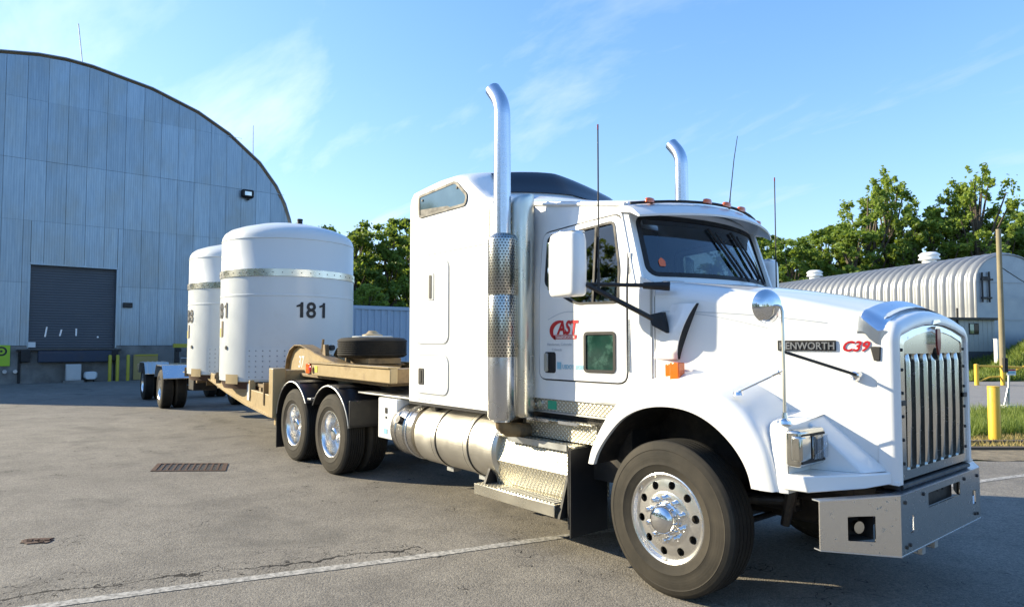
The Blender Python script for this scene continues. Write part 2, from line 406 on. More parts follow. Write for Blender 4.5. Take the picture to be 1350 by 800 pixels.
MT['leaf'] = leaf('foliage', (0.055, 0.105, 0.016), (0.17, 0.25, 0.04), 0.45)
MT['leaf_light'] = leaf('light_foliage', (0.13, 0.20, 0.03), (0.27, 0.35, 0.06), 0.5)
MT['grass'] = leaf('grass_blades', (0.06, 0.12, 0.015), (0.20, 0.24, 0.04), 0.3)
MT['dry_grass'] = leaf('dry_grass_blades', (0.22, 0.17, 0.06), (0.36, 0.28, 0.11), 0.2)

# ---------------------------------------------------------------- mesh helpers
def cl(v, a=0.0, b=1.0): return max(a, min(b, v))
class MB:
    def __init__(s): s.v = []; s.f = []
    def add(s, v, f):
        o = len(s.v); s.v += [tuple(p) for p in v]; s.f += [tuple(i + o for i in q) for q in f]; return s
    def box(s, x0, x1, y0, y1, z0, z1):
        return s.add([(x, y, z) for x in (x0, x1) for y in (y0, y1) for z in (z0, z1)],
                     [(0, 1, 3, 2), (4, 6, 7, 5), (0, 4, 5, 1), (2, 3, 7, 6), (0, 2, 6, 4), (1, 5, 7, 3)])
    def prism(s, pts, axis, a, b):
        n = len(pts)
        def P(p, t): return {'x': (t, p[0], p[1]), 'y': (p[0], t, p[1]), 'z': (p[0], p[1], t)}[axis]
        return s.add([P(p, a) for p in pts] + [P(p, b) for p in pts],
                     [tuple(range(n))[::-1], tuple(range(n, 2 * n))] + [(i, (i + 1) % n, n + (i + 1) % n, n + i) for i in range(n)])
    def loft(s, secs, closed=True, cap=True):
        n = len(secs[0]); v = [p for q in secs for p in q]; f = []
        for k in range(len(secs) - 1):
            for i in range(n if closed else n - 1):
                j = (i + 1) % n
                f.append((k * n + i, k * n + j, (k + 1) * n + j, (k + 1) * n + i))
        if cap: f += [tuple(range(n))[::-1], tuple(range((len(secs) - 1) * n, len(secs) * n))]
        return s.add(v, f)
    def tube(s, path, r, n=10, cap=True):
        path = [Vector(p) for p in path]; m = len(path)
        rr = r if isinstance(r, (list, tuple)) else [r] * m
        t0 = (path[1] - path[0]).normalized()
        up = Vector((0, 0, 1)) if abs(t0.z) < 0.9 else Vector((1, 0, 0))
        u = t0.cross(up).normalized(); secs = []
        for k in range(m):
            t = (path[min(k + 1, m - 1)] - path[max(k - 1, 0)]).normalized()
            u = (u - t * u.dot(t)).normalized(); w = t.cross(u)
            secs.append([path[k] + (u * math.cos(a) + w * math.sin(a)) * rr[k] for a in (2 * math.pi * i / n for i in range(n))])
        return s.loft(secs, True, cap)
    def lathe(s, prof, o, axis='z', n=32, closed=False, cap=False):
        # prof: (radius, height along axis)
        o = Vector(o); secs = []
        for r, h in prof:
            q = []
            for i in range(n):
                a = 2 * math.pi * i / n; c, d = r * math.cos(a), r * math.sin(a)
                q.append(o + Vector({'z': (c, d, h), 'y': (c, h, d), 'x': (h, c, d)}[axis]))
            secs.append(q)
        if closed: secs.append(secs[0])
        return s.loft(secs, True, cap)
    def grid(s, rows):
        return s.loft(rows, False, False)
    def map(s, fn): s.v = [tuple(fn(*p)) for p in s.v]; return s
def rrect(x0, x1, z0, z1, r, n=5):
    p = []
    for cx, cz, a0 in ((x1 - r, z1 - r, 0), (x0 + r, z1 - r, 90), (x0 + r, z0 + r, 180), (x1 - r, z0 + r, 270)):
        for k in range(n + 1):
            a = R(a0 + 90 * k / n); p.append((cx + r * math.cos(a), cz + r * math.sin(a)))
    return p
def rpoly(pts, r, n=4):
    # round the corners of a polygon
    out = []; m = len(pts)
    for i in range(m):
        p = Vector(pts[i]); a = Vector(pts[i - 1]); b = Vector(pts[(i + 1) % m])
        da, db = (a - p), (b - p); rr = min(r, da.length * 0.45, db.length * 0.45)
        s, e = p + da.normalized() * rr, p + db.normalized() * rr
        for k in range(n + 1):
            t = k / n; out.append(tuple((s * (1 - t) ** 2 + p * 2 * t * (1 - t) + e * t * t)))
    return out
def inset(pts, d):
    # move a closed outline inwards (d > 0)
    m = len(pts); A = sum(pts[i][0] * pts[(i + 1) % m][1] - pts[(i + 1) % m][0] * pts[i][1] for i in range(m)); sg = 1 if A > 0 else -1
    out = []
    for i in range(m):
        a, p, b = Vector(pts[i - 1]), Vector(pts[i]), Vector(pts[(i + 1) % m])
        t = (b - a)
        if t.length < 1e-9: out.append(tuple(p)); continue
        t.normalize(); nrm = Vector((-t.y, t.x)) * sg
        out.append(tuple(p + nrm * d))
    return out
def ring(mb, outer, inner, axis, a, b):
    # a frame between two outlines with the same number of points
    def P(p, t): return {'x': (t, p[0], p[1]), 'y': (p[0], t, p[1]), 'z': (p[0], p[1], t)}[axis]
    n = len(outer)
    mb.add([P(p, a) for p in outer] + [P(p, b) for p in outer] + [P(p, b) for p in inner] + [P(p, a) for p in inner],
           [(k * n + i, k * n + (i + 1) % n, ((k + 1) % 4) * n + (i + 1) % n, ((k + 1) % 4) * n + i) for k in range(4) for i in range(n)])
    return mb
def holed(outer, holes, axis, a, b):
    # flat plate with openings, thickness a..b
    bm = bmesh.new(); E = []
    def P(p, t): return {'x': (t, p[0], p[1]), 'y': (p[0], t, p[1]), 'z': (p[0], p[1], t)}[axis]
    for lp in [outer] + holes:
        vs = [bm.verts.new(P(p, a)) for p in lp]
        for i in range(len(vs)): E.append(bm.edges.new((vs[i], vs[(i + 1) % len(vs)])))
    bmesh.ops.triangle_fill(bm, use_beauty=True, use_dissolve=False, edges=E)
    ext = bmesh.ops.extrude_face_region(bm, geom=bm.faces[:])
    d = Vector(P((0, 0), b)) - Vector(P((0, 0), a))
    bmesh.ops.translate(bm, vec=d, verts=[g for g in ext['geom'] if isinstance(g, bmesh.types.BMVert)])
    bm.verts.index_update()
    m = MB(); m.add([v.co[:] for v in bm.verts], [[v.index for v in f.verts] for f in bm.faces]); bm.free(); return m

def link(name, me_or_none, parent=None, loc=None):
    o = bpy.data.objects.new(name, me_or_none); col.objects.link(o)
    if parent is not None: o.parent = parent
    if loc is not None: o.location = loc
    return o
def mesh(name, mb, mat, smooth=32, mats=None, recalc=True):
    me = bpy.data.meshes.new(name)
    me.from_pydata(mb.v, [], mb.f); me.update()
    if recalc:
        bm = bmesh.new(); bm.from_mesh(me); bmesh.ops.remove_doubles(bm, verts=bm.verts, dist=1e-5)
        bmesh.ops.recalc_face_normals(bm, faces=bm.faces); bm.to_mesh(me); bm.free()
    me.materials.append(MT[mat] if isinstance(mat, str) else mat)
    if smooth:
        me.shade_smooth(); me.set_sharp_from_angle(angle=R(smooth))
    return me
def part(name, mb, mat, parent=None, smooth=32, bevel=0, seg=2, origin=None, label=None, kind=None, recalc=True):
    if origin is not None:
        ox, oy, oz = origin; mb.map(lambda x, y, z: (x - ox, y - oy, z - oz))
    o = link(name, mesh(name, mb, mat, smooth, recalc=recalc), parent, origin)
    if bevel:
        b = o.modifiers.new('bevel', 'BEVEL'); b.width = bevel; b.segments = seg; b.limit_method = 'ANGLE'; b.angle_limit = R(35)
        b.harden_normals = False
    if label: o['label'] = label
    if kind: o['kind'] = kind
    return o
def thing(name, label, cat, loc=(0, 0, 0), rz=0, group=None):
    o = link(name, None, None, loc); o.rotation_euler = (0, 0, rz); o['label'] = label; o['category'] = cat
    o.empty_display_size = 0.3
    if group: o['group'] = group
    return o
def tag(o, label, cat, group=None):
    o['label'] = label; o['category'] = cat
    if group: o['group'] = group
    return o
def struct(name, mb, mat, smooth=0):
    o = part(name, mb, mat, None, smooth); o['kind'] = 'structure'; return o
def kids(o): return [c for c in bpy.data.objects if c.parent == o]
def dup(o, parent=None, mat4=None):
    ch = kids(o); c = o.copy(); col.objects.link(c); c.parent = parent
    if mat4 is not None: c.matrix_local = mat4
    for k in ch: dup(k, c)
    return c
def text_mb(s, size, ex=0.0, shear=0.0, bold=0.0, align='LEFT', sx=1.0):
    cu_ = bpy.data.curves.new('t', 'FONT'); cu_.body = s; cu_.size = size; cu_.extrude = ex; cu_.shear = shear; cu_.offset = bold
    cu_.align_x = align; cu_.resolution_u = 3
    o = bpy.data.objects.new('t', cu_); col.objects.link(o)
    dg = bpy.context.evaluated_depsgraph_get(); dg.update()
    me = bpy.data.meshes.new_from_object(o.evaluated_get(dg))
    m = MB(); m.add([(v.co.x * sx, v.co.y, v.co.z) for v in me.vertices], [tuple(p.vertices) for p in me.polygons])
    bpy.data.objects.remove(o); bpy.data.curves.remove(cu_); bpy.data.meshes.remove(me)
    return m
def sticky(mb, ox, oy, oz, right, up=(0, 0, 1)):
    # place text lying in the plane of (right, up)
    r_ = Vector(right).normalized(); u_ = Vector(up).normalized(); n_ = r_.cross(u_); o_ = Vector((ox, oy, oz))
    return mb.map(lambda x, y, z: tuple(o_ + r_ * x + u_ * y + n_ * z))

# ---------------------------------------------------------------- wheels (axle along Y, outer face towards -Y)
TY = [(.292, -.108), (.30, -.125), (.33, -.138), (.36, -.146), (.366, -.150), (.372, -.147), (.40, -.1475), (.43, -.145), (.462, -.139), (.468, -.141),
      (.474, -.137), (.492, -.130), (.508, -.120), (.517, -.108)]
def tyre(mats=('sidewall', 'tread'), grooves=(-.062, -.022, .022, .062), gw=.011, blocks=False, R_=1.0, n=72):
    prof = [(r * R_, y) for r, y in TY]
    x = -.104; tops = []
    for g in grooves:
        tops += [(.524, x), (.525, g - gw / 2), (.511, g - gw / 2 + .001), (.511, g + gw / 2 - .001)]
        x = g + gw / 2
    tops += [(.525, x), (.524, .104)]
    full = prof + [(r * R_, y) for r, y in tops] + [(r * R_, -y) for r, y in TY[::-1]]
    mb = MB().lathe(full, (0, 0, 0), 'y', n)
    me = mesh('tyre', mb, mats[0], 28)
    me.materials.append(MT[mats[1]])
    for p in me.polygons:
        c = p.center; rr = math.hypot(c.x, c.z)
        if abs(c.y) < .112 and rr > .5 * R_: p.material_index = 1
    return me
TYRE_FRONT = tyre()
TYRE_REAR = tyre(grooves=(-.075, -.045, -.015, .015, .045, .075), gw=.014)

def front_rim():
    mb = MB()
    mb.lathe([(.296, -.108), (.306, -.122), (.307, -.128), (.300, -.131), (.288, -.126), (.282, -.112), (.276, -.1), (.268, -.098)], (0, 0, 0), 'y', 120)
    # disc with ten hand holes
    NA, rs = 120, [.268, .258, .25, .242, .233, .225, .217, .209, .20, .19, .178]
    ys = {.268: -.098}
    def yy(r): return -.098 - .012 * math.sin(min(1, (.268 - r) / .09) * math.pi / 2)
    hr, hc = .028, .229
    V = {}
    for i in range(NA):
        a = 2 * math.pi * i / NA
        for k, r in enumerate(rs): V[i, k] = Vector((r * math.cos(a), r * math.sin(a)))
    cs = [Vector((hc * math.cos(R(36 * q + 9)), hc * math.sin(R(36 * q + 9)))) for q in range(10)]
    faces = []
    for i in range(NA):
        for k in range(len(rs) - 1):
            q = [(i, k), ((i + 1) % NA, k), ((i + 1) % NA, k + 1), (i, k + 1)]
            c = sum((V[t] for t in q), Vector((0, 0))) / 4
            if min((c - h).length for h in cs) > hr: faces.append(q)
    used = {}
    for q in faces:
        for t in q: used[t] = used.get(t, 0) + 1
    for t, cnt in used.items():
        if cnt < 4 and 0 < t[1] < len(rs) - 1:
            h = min(cs, key=lambda h: (V[t] - h).length); d = V[t] - h
            if d.length < hr * 1.6: V[t] = h + d.normalized() * hr
    idx = {}; vs = []
    for t in used:
        idx[t] = len(vs); p = V[t]; vs.append((p.x, yy(p.length), p.y))
    mb.add(vs, [[idx[t] for t in q] for q in faces])
    mb.lathe([(.178, -.110), (.168, -.114), (.12, -.114), (.10, -.116)], (0, 0, 0), 'y', 60)
    # hole walls
    for h in cs:
        n = 14
        a = [(h.x + hr * math.cos(2 * math.pi * j / n), yy(hc) + .001, h.y + hr * math.sin(2 * math.pi * j / n)) for j in range(n)]
        b = [(p[0], yy(hc) + .02, p[2]) for p in a]
        mb.loft([a, b], True, False)
    return mb
def rear_rim():
    mb = MB()
    mb.lathe([(.296, -.108), (.306, -.122), (.307, -.130), (.298, -.132), (.286, -.124), (.276, -.10), (.268, -.06), (.262, .0), (.258, .035), (.25, .042),
              (.20, .048), (.15, .03), (.12, .02), (.1, .02)], (0, 0, 0), 'y', 60)
    return mb
def nuts(y0, y1, rb, r=.019, count=10):
    out = []
    for k in range(count):
        a = R(36 * k + 20); c = (rb * math.cos(a), 0, rb * math.sin(a))
        m = MB().lathe([(r * 1.15, y0), (r * 1.1, y0 - .008), (r * .9, y0 - .012), (r * .85, y1 + .006), (r * .55, y1), (.001, y1)], (0, 0, 0), 'y', 12)
        out.append((c, m))
    return out
NUT_F = mesh('lug_nut', nuts(-.113, -.165, .142)[0][1], 'chrome')
NUT_R = mesh('lug_nut', MB().lathe([(.014, .022), (.013, .006), (.009, -.004), (.001, -.005)], (.142 * 0 + 0, 0, 0), 'y', 10), 'chrome')
RIM_F = mesh('rim', front_rim(), 'alloy', 40)
RIM_R = mesh('rim', rear_rim(), 'alloy', 40)
HUB_F = mesh('hub_cap', MB().lathe([(.112, -.112), (.112, -.128), (.102, -.134), (.098, -.160), (.092, -.184), (.075, -.204), (.05, -.214), (.02, -.219), (.001, -.22)], (0, 0, 0), 'y', 36), 'chrome', 50)
HUB_R = mesh('hub_cap', MB().lathe([(.115, .02), (.11, .0), (.098, -.008), (.094, -.07), (.088, -.092), (.07, -.104), (.03, -.11), (.001, -.111)], (0, 0, 0), 'y', 32), 'chrome', 50)
DRUM = mesh('brake_drum', MB().lathe([(.001, .06), (.21, .06), (.21, .20), (.001, .20)], (0, 0, 0), 'y', 24), 'frame')
DRUMF = mesh('brake_drum', MB().lathe([(.001, -.06), (.255, -.06), (.255, .14), (.001, .14)], (0, 0, 0), 'y', 24), 'frame')
def wheel(parent, x, y, z, front, left=False, steer=0, detailed=True, inner=False, sc=1.0):
    w = link('wheel', TYRE_FRONT if front else TYRE_REAR, parent, (x, y, z))
    w.rotation_euler = (0, 0, (math.pi if left else 0) + steer); w.scale = (sc, sc, sc)
    if inner:
        link('rim', RIM_R, w).rotation_euler = (0, 0, math.pi); return w
    link('rim', RIM_F if front else RIM_R, w); link('hub_cap', HUB_F if front else HUB_R, w)
    link('brake_drum', DRUMF if front else DRUM, w)
    if detailed:
        for k in range(10):
            a = R(36 * k + 20); link('lug_nut', NUT_F if front else NUT_R, w, (.142 * math.cos(a), 0, .142 * math.sin(a)))
    return w

# ================================================================ THE TRUCK (ground under the front axle is its base)
TR = thing('semi_truck', 'white sleeper cab semi truck with tall chrome stacks and steel bumper hauling two white casks', 'truck')
def both(fn):
    for s in (1, -1): fn(s)
def mir(mb, s):
    if s < 0: mb.map(lambda x, y, z: (x, -y, z))
    return mb
# --- chassis
ch = MB()
for s in (-1, 1): ch.box(-7.55, 1.05, s * .43 - .045, s * .43 + .045, .74, 1.0)
for x in (-7.5, -6.1, -4.9, -3.6, -2.4, -1.0, .95): ch.box(x - .05, x + .05, -.39, .39, .78, .96)
part('chassis_frame', ch, 'frame', TR, bevel=.008)
ax = MB().box(-.06, .06, -.95, .95, .40, .50)
for s in (-1, 1): ax.box(-.55, .55, s * .43 - .05, s * .43 + .05, .56, .64)
part('front_axle', ax, 'frame', TR, bevel=.01)
WB, WB2 = -5.457, -6.757
for x in (WB, WB2):
    m = MB().tube([(x, -.95, .52), (x, -.35, .52), (x, 0, .52), (x, .35, .52), (x, .95, .52)], [.075, .08, .17, .08, .075], 14)
    for s in (-1, 1): m.box(x - .5, x + .5, s * .43 - .05, s * .43 + .05, .60, .70)
    part('drive_axle', m, 'frame', TR)
part('drive_shaft', MB().tube([(-5.3, 0, .56), (-2.6, 0, .68), (-.6, 0, .74)], .055, 10), 'frame', TR)
eng = MB().box(-.45, .85, -.33, .33, .62, 1.35).box(-.3, .7, -.26, .26, .45, .64).box(.35, .95, -.42, .42, .95, 1.5)
part('engine', eng, 'frame', TR, bevel=.03)
part('cross_member', MB().box(.70, .86, -.40, .40, .50, .66), 'dark_red', TR, bevel=.02)
part('radiator_support', MB().box(1.0, 1.14, -.62, .62, .78, .845), 'frame', TR, bevel=.01)
part('steering_link', MB().tube([(.25, -.8, .46), (.25, .8, .46)], .022).tube([(.1, -.75, .62), (.62, -.55, .66)], .03), 'frame', TR)
for s in (-1, 1):
    part('shock_absorber', MB().tube([(.55, s * .62, .50), (.62, s * .60, .85)], [.03, .045], 10), 'frame', TR)
wheel(TR, 0, -1.055, .525, True); wheel(TR, 0, 1.055, .525, True, True, detailed=False)
for x in (WB, WB2):
    wheel(TR, x, -1.065, .52, False); wheel(TR, x, -.735, .52, False, inner=True)
    wheel(TR, x, 1.065, .52, False, True, detailed=False); wheel(TR, x, .735, .52, False, True, inner=True)

# --- hood
def hw(x): return .95 - .2199 * (x + .26)
def hz_(x): return 2.19 - .13 * (x + .26) - .055 * max(0, x + .26) ** 2
def hsec(x, zb, off=0.0, n=7, crown=None, r=.13):
    w = hw(x) + off; zt = hz_(x) + off; c = (.02 + .035 * (x + .26)) if crown is None else crown
    p = [(w, zb), (w, (zb + zt) / 2)]
    for k in range(n + 1):
        a = R(90 * k / n); p.append((w - r + r * math.cos(a), zt - r + r * math.sin(a)))
    for k in range(1, 6):
        y = (w - r) * (1 - k / 6); p.append((y, zt + c * (1 - (y / (w - r)) ** 2)))
    p.append((0, zt + c))
    full = p + [(-y, z) for y, z in p[-2::-1]]
    return [(x, -y, z) for y, z in full]
XS = [-.26, -.1, .1, .3, .5, .7, .85, 1.0, 1.1, 1.19]
part('hood', MB().grid([hsec(x, .95 if x > .65 else 1.31) for x in XS]), 'white', TR, 50)
part('hood_seam', MB().grid([hsec(x, 1.3, -.004 + .006 * (k % 2)) for k, x in enumerate((-.272, -.262))]), 'gasket', TR)
# grille surround: rounded white nose
def nose(w, zt, zc, zb, r=.09):
    p = [(-w, zb)]
    for k in range(7):
        a = R(180 - 90 * k / 6); p.append((-w + r + r * math.cos(a), zt - r + r * math.sin(a)))
    for k in range(1, 6):
        y = -(w - r) * (1 - k / 3)
        if abs(y) < w - r: p.append((y, zt + (zc - zt) * (1 - (y / (w - r)) ** 2)))
    for k in range(7):
        a = R(90 - 90 * k / 6); p.append((w - r + r * math.cos(a), zt - r + r * math.sin(a)))
    p.append((w, zb)); return p
O0 = nose(.643, 1.865, 1.94, .885, .12); O1 = nose(.646, 1.855, 1.93, .885, .12); O2 = nose(.626, 1.835, 1.91, .885, .11); I1 = nose(.578, 1.775, 1.845, .895, .05); I0 = nose(.572, 1.77, 1.84, .895, .05)
sur = MB(); secs = [[(1.168, *p) for p in O0], [(1.24, *p) for p in O1], [(1.27, *p) for p in O2], [(1.28, *p) for p in nose(.60, 1.81, 1.885, .888, .08)], [(1.275, *p) for p in I1], [(1.20, *p) for p in I0]]
sur.grid(secs)
for s in (-1, 1): sur.box(1.165, 1.275, s * .61 - .032, s * .61 + .032, .882, .90)
part('grille_surround', sur, 'white', TR, 50)
G0, G1 = nose(.570, 1.767, 1.838, .90, .05), nose(.500, 1.735, 1.80, .955, .03)
gf = MB(); n_ = len(G0)
gf.add([(1.262, *p) for p in G0] + [(1.268, *p) for p in G1] + [(1.22, *p) for p in G1] + [(1.22, *p) for p in G0],
       [(k * n_ + i, k * n_ + (i + 1) % n_, ((k + 1) % 4) * n_ + (i + 1) % n_, ((k + 1) % 4) * n_ + i) for k in range(4) for i in range(n_)])
part('grille_frame', gf, 'grille', TR, 30)
tp = [(-.5, 1.655), (.5, 1.655)] + [p for p in G1[::-1] if p[1] > 1.66]
part('grille_header', MB().prism(tp, 'x', 1.232, 1.262), 'grille', TR, 30, label='mirror-like steel panel across the top of the grille')
part('grille_mesh', MB().box(1.19, 1.218, -.5, .5, .93, 1.70), 'gasket', TR)
for k in range(7):
    y = -.42 + .14 * k
    q = lambda z, w, d, x0=1.222: [(x0, y - w, z), (x0 + d * .7, y - w, z), (x0 + d, y - w * .3, z), (x0 + d, y + w * .3, z), (x0 + d * .7, y + w, z), (x0, y + w, z)]
    part('grille_bar', MB().loft([q(.935, .010, .02), q(.97, .021, .042), q(1.3, .023, .048), q(1.60, .023, .048), q(1.65, .016, .04), q(1.70, .003, .012)]), 'grille', TR, 40)
rv = MB()
for s in (-1, 1):
    for z in (1.0, 1.14, 1.28, 1.42, 1.56, 1.68): rv.lathe([(.011, 1.262), (.010, 1.272), (.001, 1.274)], (0, s * .535, z), 'x', 10)
part('grille_rivet', rv, 'gasket', TR, kind='stuff')
part('grille_hinge', MB().box(1.255, 1.275, -.565, -.50, 1.345, 1.375).box(1.255, 1.275, .50, .565, 1.345, 1.375), 'frame', TR)
em = MB().prism(rpoly([(-.045, 1.83), (.045, 1.83), (.05, 1.70), (0, 1.60), (-.05, 1.70)], .02), 'x', 1.262, 1.29)
e = part('front_emblem', em, 'chrome', TR, label='narrow chrome badge with a dark red face above the grille bars')
part('badge_face', MB().prism(rpoly([(-.028, 1.815), (.028, 1.815), (.032, 1.71), (0, 1.635), (-.032, 1.71)], .015), 'x', 1.291, 1.296), 'dark_red', e)
part('badge_wing', MB().prism(rpoly([(-.07, 1.84), (.075, 1.86), (.05, 1.875), (-.05, 1.87)], .008), 'x', 1.262, 1.285), 'chrome', e)
part('lower_grille_bar', MB().box(1.16, 1.262, -.60, .60, .84, .882).box(1.15, 1.25, -.66, .66, .80, .84), 'gasket', TR, bevel=.012)
part('bumper_top_tube', MB().tube([(1.262, -.58, .865), (1.262, .58, .865)], .016), 'frame', TR)
# chrome bug shield over the nose
def bz(x, off, zb, cr_=None): return hsec(x, zb, off, 7, None, .14)
bzs = [bz(1.075, .003, 1.87), bz(1.08, .016, 1.86), bz(1.11, .024, 1.80), bz(1.15, .024, 1.75), bz(1.19, .020, 1.715), bz(1.235, .018, 1.70), bz(1.24, .010, 1.702), bz(1.16, .006, 1.75)]
bzm = MB().grid(bzs)
bzm.map(lambda x, y, z: (x - .12 * max(0, (1.88 - z)), y, z + (.02 - .09 * max(0, (x - 1.05) / .19)) * (1 if z > 1.80 else 0) * max(0, 1 - (y / .72) ** 4)))
part('bug_shield', bzm, 'bezel', TR, 60)
both(lambda s: part('hood_latch', mir(MB().prism([(1.135, 1.70), (1.195, 1.70), (1.19, 1.615), (1.155, 1.615)], 'y', -.655, -.625), s), 'gasket', TR, bevel=.004))

# --- bumper: unfolded coordinate s along the bumper, folded at s=.69
def fold(s_, z, t):
    q = 1 if s_ > 0 else -1; a = abs(s_)
    if a <= .69: return (1.30 - t, s_ , z)
    d = a - .69; dx, dy = -.41, .912
    return (1.30 + dx * d - t * .9, q * (.69 + dy * d) - q * t * .35, z)
def bump_plate(s0, s1, holes, name='bumper_face', label=None):
    m = holed([(s0, .49), (s1, .49), (s1, .835), (s0, .835)], holes, 'x', 0, .008)
    m.map(lambda t, s_, z: fold(s_, .835 - (.835 - z) * (1 - .24 * cl((abs(s_) - .69) / .555)), t))
    return m
cb = bump_plate(-.69, .69, [rrect(-.27, .29, .705, .795, .008, 2), rrect(-.565, -.505, .60, .70, .012, 2), rrect(.535, .595, .60, .70, .012, 2)])
B = part('bumper', cb, 'bumper', TR, 20)
for s in (1, -1):
    m = bump_plate(*( (-1.245, -.69) if s > 0 else (.69, 1.245)), [rrect(-1.06 if s > 0 else .87, -.87 if s > 0 else 1.06, .565, .725, .006, 2)])
    part('bumper_wing', m, 'bumper', B, 20)
    # fog lamp pocket
    k = MB(); q0 = [(-1.055, .60), (-.875, .60), (-.875, .735), (-1.055, .735)]
    k.add([fold(s * a, z, .012) for a, z in q0] + [fold(s * a, z, .12) for a, z in q0], [(0, 1, 5, 4), (1, 2, 6, 5), (2, 3, 7, 6), (3, 0, 4, 7), (4, 5, 6, 7)])
    part('lamp_pocket', k, 'frame', B)
    L = MB(); c = Vector(fold(s * -.945, .665, .07)); nx = Vector((.912, -s * .41, 0))
    L.tube([c, c + nx * .03], .035, 14)
    part('fog_lamp', L, 'lens', B)
fl = MB()
pts = [-1.245, -.69, .69, 1.245]
for z0, z1, t1 in ((.835, .842, .06), (.483, .49, .05)):
    e_ = lambda a: .082 if abs(a) > 1 and z0 < .6 else 0
    fl.loft([[fold(a, z0 + e_(a), -.001), fold(a, z1 + e_(a), -.001), fold(a, z1 + e_(a), t1), fold(a, z0 + e_(a), t1)] for a in pts])
part('bumper_flange', fl, 'bezel', B, 20)
bl = MB()
for y, z in ((-.63, .79), (.63, .79), (-.62, .53), (-.57, .535), (.57, .535), (.62, .53), (-.35, .80), (.37, .80)): bl.lathe([(.012, 1.3), (.011, 1.308), (.001, 1.31)], (0, y, z), 'x', 8)
part('bumper_bolt', bl, 'frame', B, kind='stuff')
for y in (-.05, .17): part('tow_bracket', MB().box(1.16, 1.19, y - .03, y + .03, .36, .48).box(1.10, 1.19, y - .03, y + .03, .35, .365), 'galv', B, bevel=.004)
part('plate_slot_backing', MB().box(1.22, 1.24, -.3, .32, .68, .82).box(1.24, 1.27, -.02, .03, .765, .79).box(1.24, 1.27, .07, .11, .765, .79), 'frame', B)

# --- front fenders
ARC_O = [(-.735, .80), (-.70, .92), (-.61, 1.08), (-.47, 1.25), (-.30, 1.36), (-.10, 1.42), (.10, 1.437), (.28, 1.415), (.45, 1.36), (.60, 1.27), (.70, 1.16), (.77, 1.03), (.82, .84)]
ARC_I = [(-.665, .80), (-.62, .90), (-.53, 1.02), (-.40, 1.15), (-.26, 1.23), (-.10, 1.275), (.08, 1.285), (.24, 1.26), (.38, 1.20), (.50, 1.11), (.58, 1.02), (.63, .93), (.655, .84)]
def smooth_line(P, sub=4):
    out = []
    for k in range(len(P) - 1):
        p0, p1, p2, p3 = (Vector(P[max(k - 1, 0)]), Vector(P[k]), Vector(P[k + 1]), Vector(P[min(k + 2, len(P) - 1)]))
        for j in range(sub):
            t = j / sub
            out.append(tuple(.5 * ((2 * p1) + (p2 - p0) * t + (2 * p0 - 5 * p1 + 4 * p2 - p3) * t * t + (3 * p1 - p0 - 3 * p2 + p3) * t ** 3)))
    return out + [tuple(P[-1])]
ARC_O, ARC_I = smooth_line(ARC_O), smooth_line(ARC_I)
def fender(s):
    m = MB(); rows = []
    n = len(ARC_O)
    for k in range(n):
        xo, zo = ARC_O[k]; xi, zi = ARC_I[k]
        # inboard joint with the hood side: rises a little towards the cowl
        xj = xo; yj = -(hw(min(xo, 1.0)) - .02); zj = zo + (.05 if zo > 1.2 else 0.0)
        rows.append([(xi, -1.165, zi), (xi, -1.198, zi), ((xi * .6 + xo * .4), -1.203, zi * .6 + zo * .4), (xi * .2 + xo * .8, -1.195, zi * .2 + zo * .8), (xo, -1.165, zo + .006),
                     (xo, -1.12, zo + .022), (xo, -1.03, zo + .038), (xj, (yj - 1.03) / 2 - .02, (zj + zo) / 2 + .045), (xj, yj, zj + .045)])
    m.grid(rows)
    return mir(m, s)
both(lambda s: part('front_fender', fender(s), 'white', TR, 50))
def fender_nose(s):
    # block ahead of the wheel arch: outer wall, slanted brow, ledge below the headlamp
    m = MB()
    zt = lambda x: 1.42 - .25 * max(0, x - .45) - .55 * max(0, x - .8)
    # crown that carries on from the arch to the headlamp
    rows = []
    for x, yo, z0 in ((.66, -1.0, 1.235), (.72, -1.09, 1.235), (.77, -1.145, 1.236), (.81, -1.166, 1.235), (.84, -1.168, 1.232), (.87, -1.155, 1.225)):
        yj = -(hw(x) - .02)
        rows.append([(x, yo, .84), (x, yo - .004, z0 - .05), (x, yo + .012, z0 - .012), (x, yo + .05, z0 + .004), (x, (yo + yj) / 2, z0 + .022), (x, yj, z0 + .05)])
    m.grid(rows)
    # wall behind the lamp and the facet down to the grille
    m.add([(.87, -1.15, .84), (.87, -1.15, 1.225), (.87, -.66, 1.27), (.87, -.66, .84)], [(0, 1, 2, 3)])
    m.add([(.87, -.90, 1.235), (.87, -.695, 1.26), (1.215, -.63, .96), (1.14, -.80, .956), (.87, -.90, .956)], [(0, 1, 2), (0, 2, 3), (0, 3, 4)])
    # ledge
    m.add([(.86, -1.175, .955), (.96, -1.16, .955), (1.15, -.88, .955), (1.235, -.645, .955), (.86, -.645, .955),
           (.82, -1.17, .862), (.985, -1.15, .862), (1.17, -.84, .875), (1.245, -.62, .888), (.84, -.62, .862)],
          [(0, 1, 2, 3, 4), (0, 5, 6, 1), (1, 6, 7, 2), (2, 7, 8, 3), (5, 9, 8, 7, 6), (0, 4, 9, 5)])
    return mir(m, s)
both(lambda s: part('fender_nose', fender_nose(s), 'white', TR, 30, bevel=.008))
def liner(s):
    m = MB(); rows = []
    for k in range(len(ARC_I)):
        xi, zi = ARC_I[k]; rows.append([(xi, -1.165, zi), (xi * .98, -.62, zi + .02)])
    m.grid(rows); m.box(-.9, .75, -.60, -.57, .75, 1.4)
    return mir(m, s)
both(lambda s: part('wheel_well_liner', liner(s), 'frame', TR))
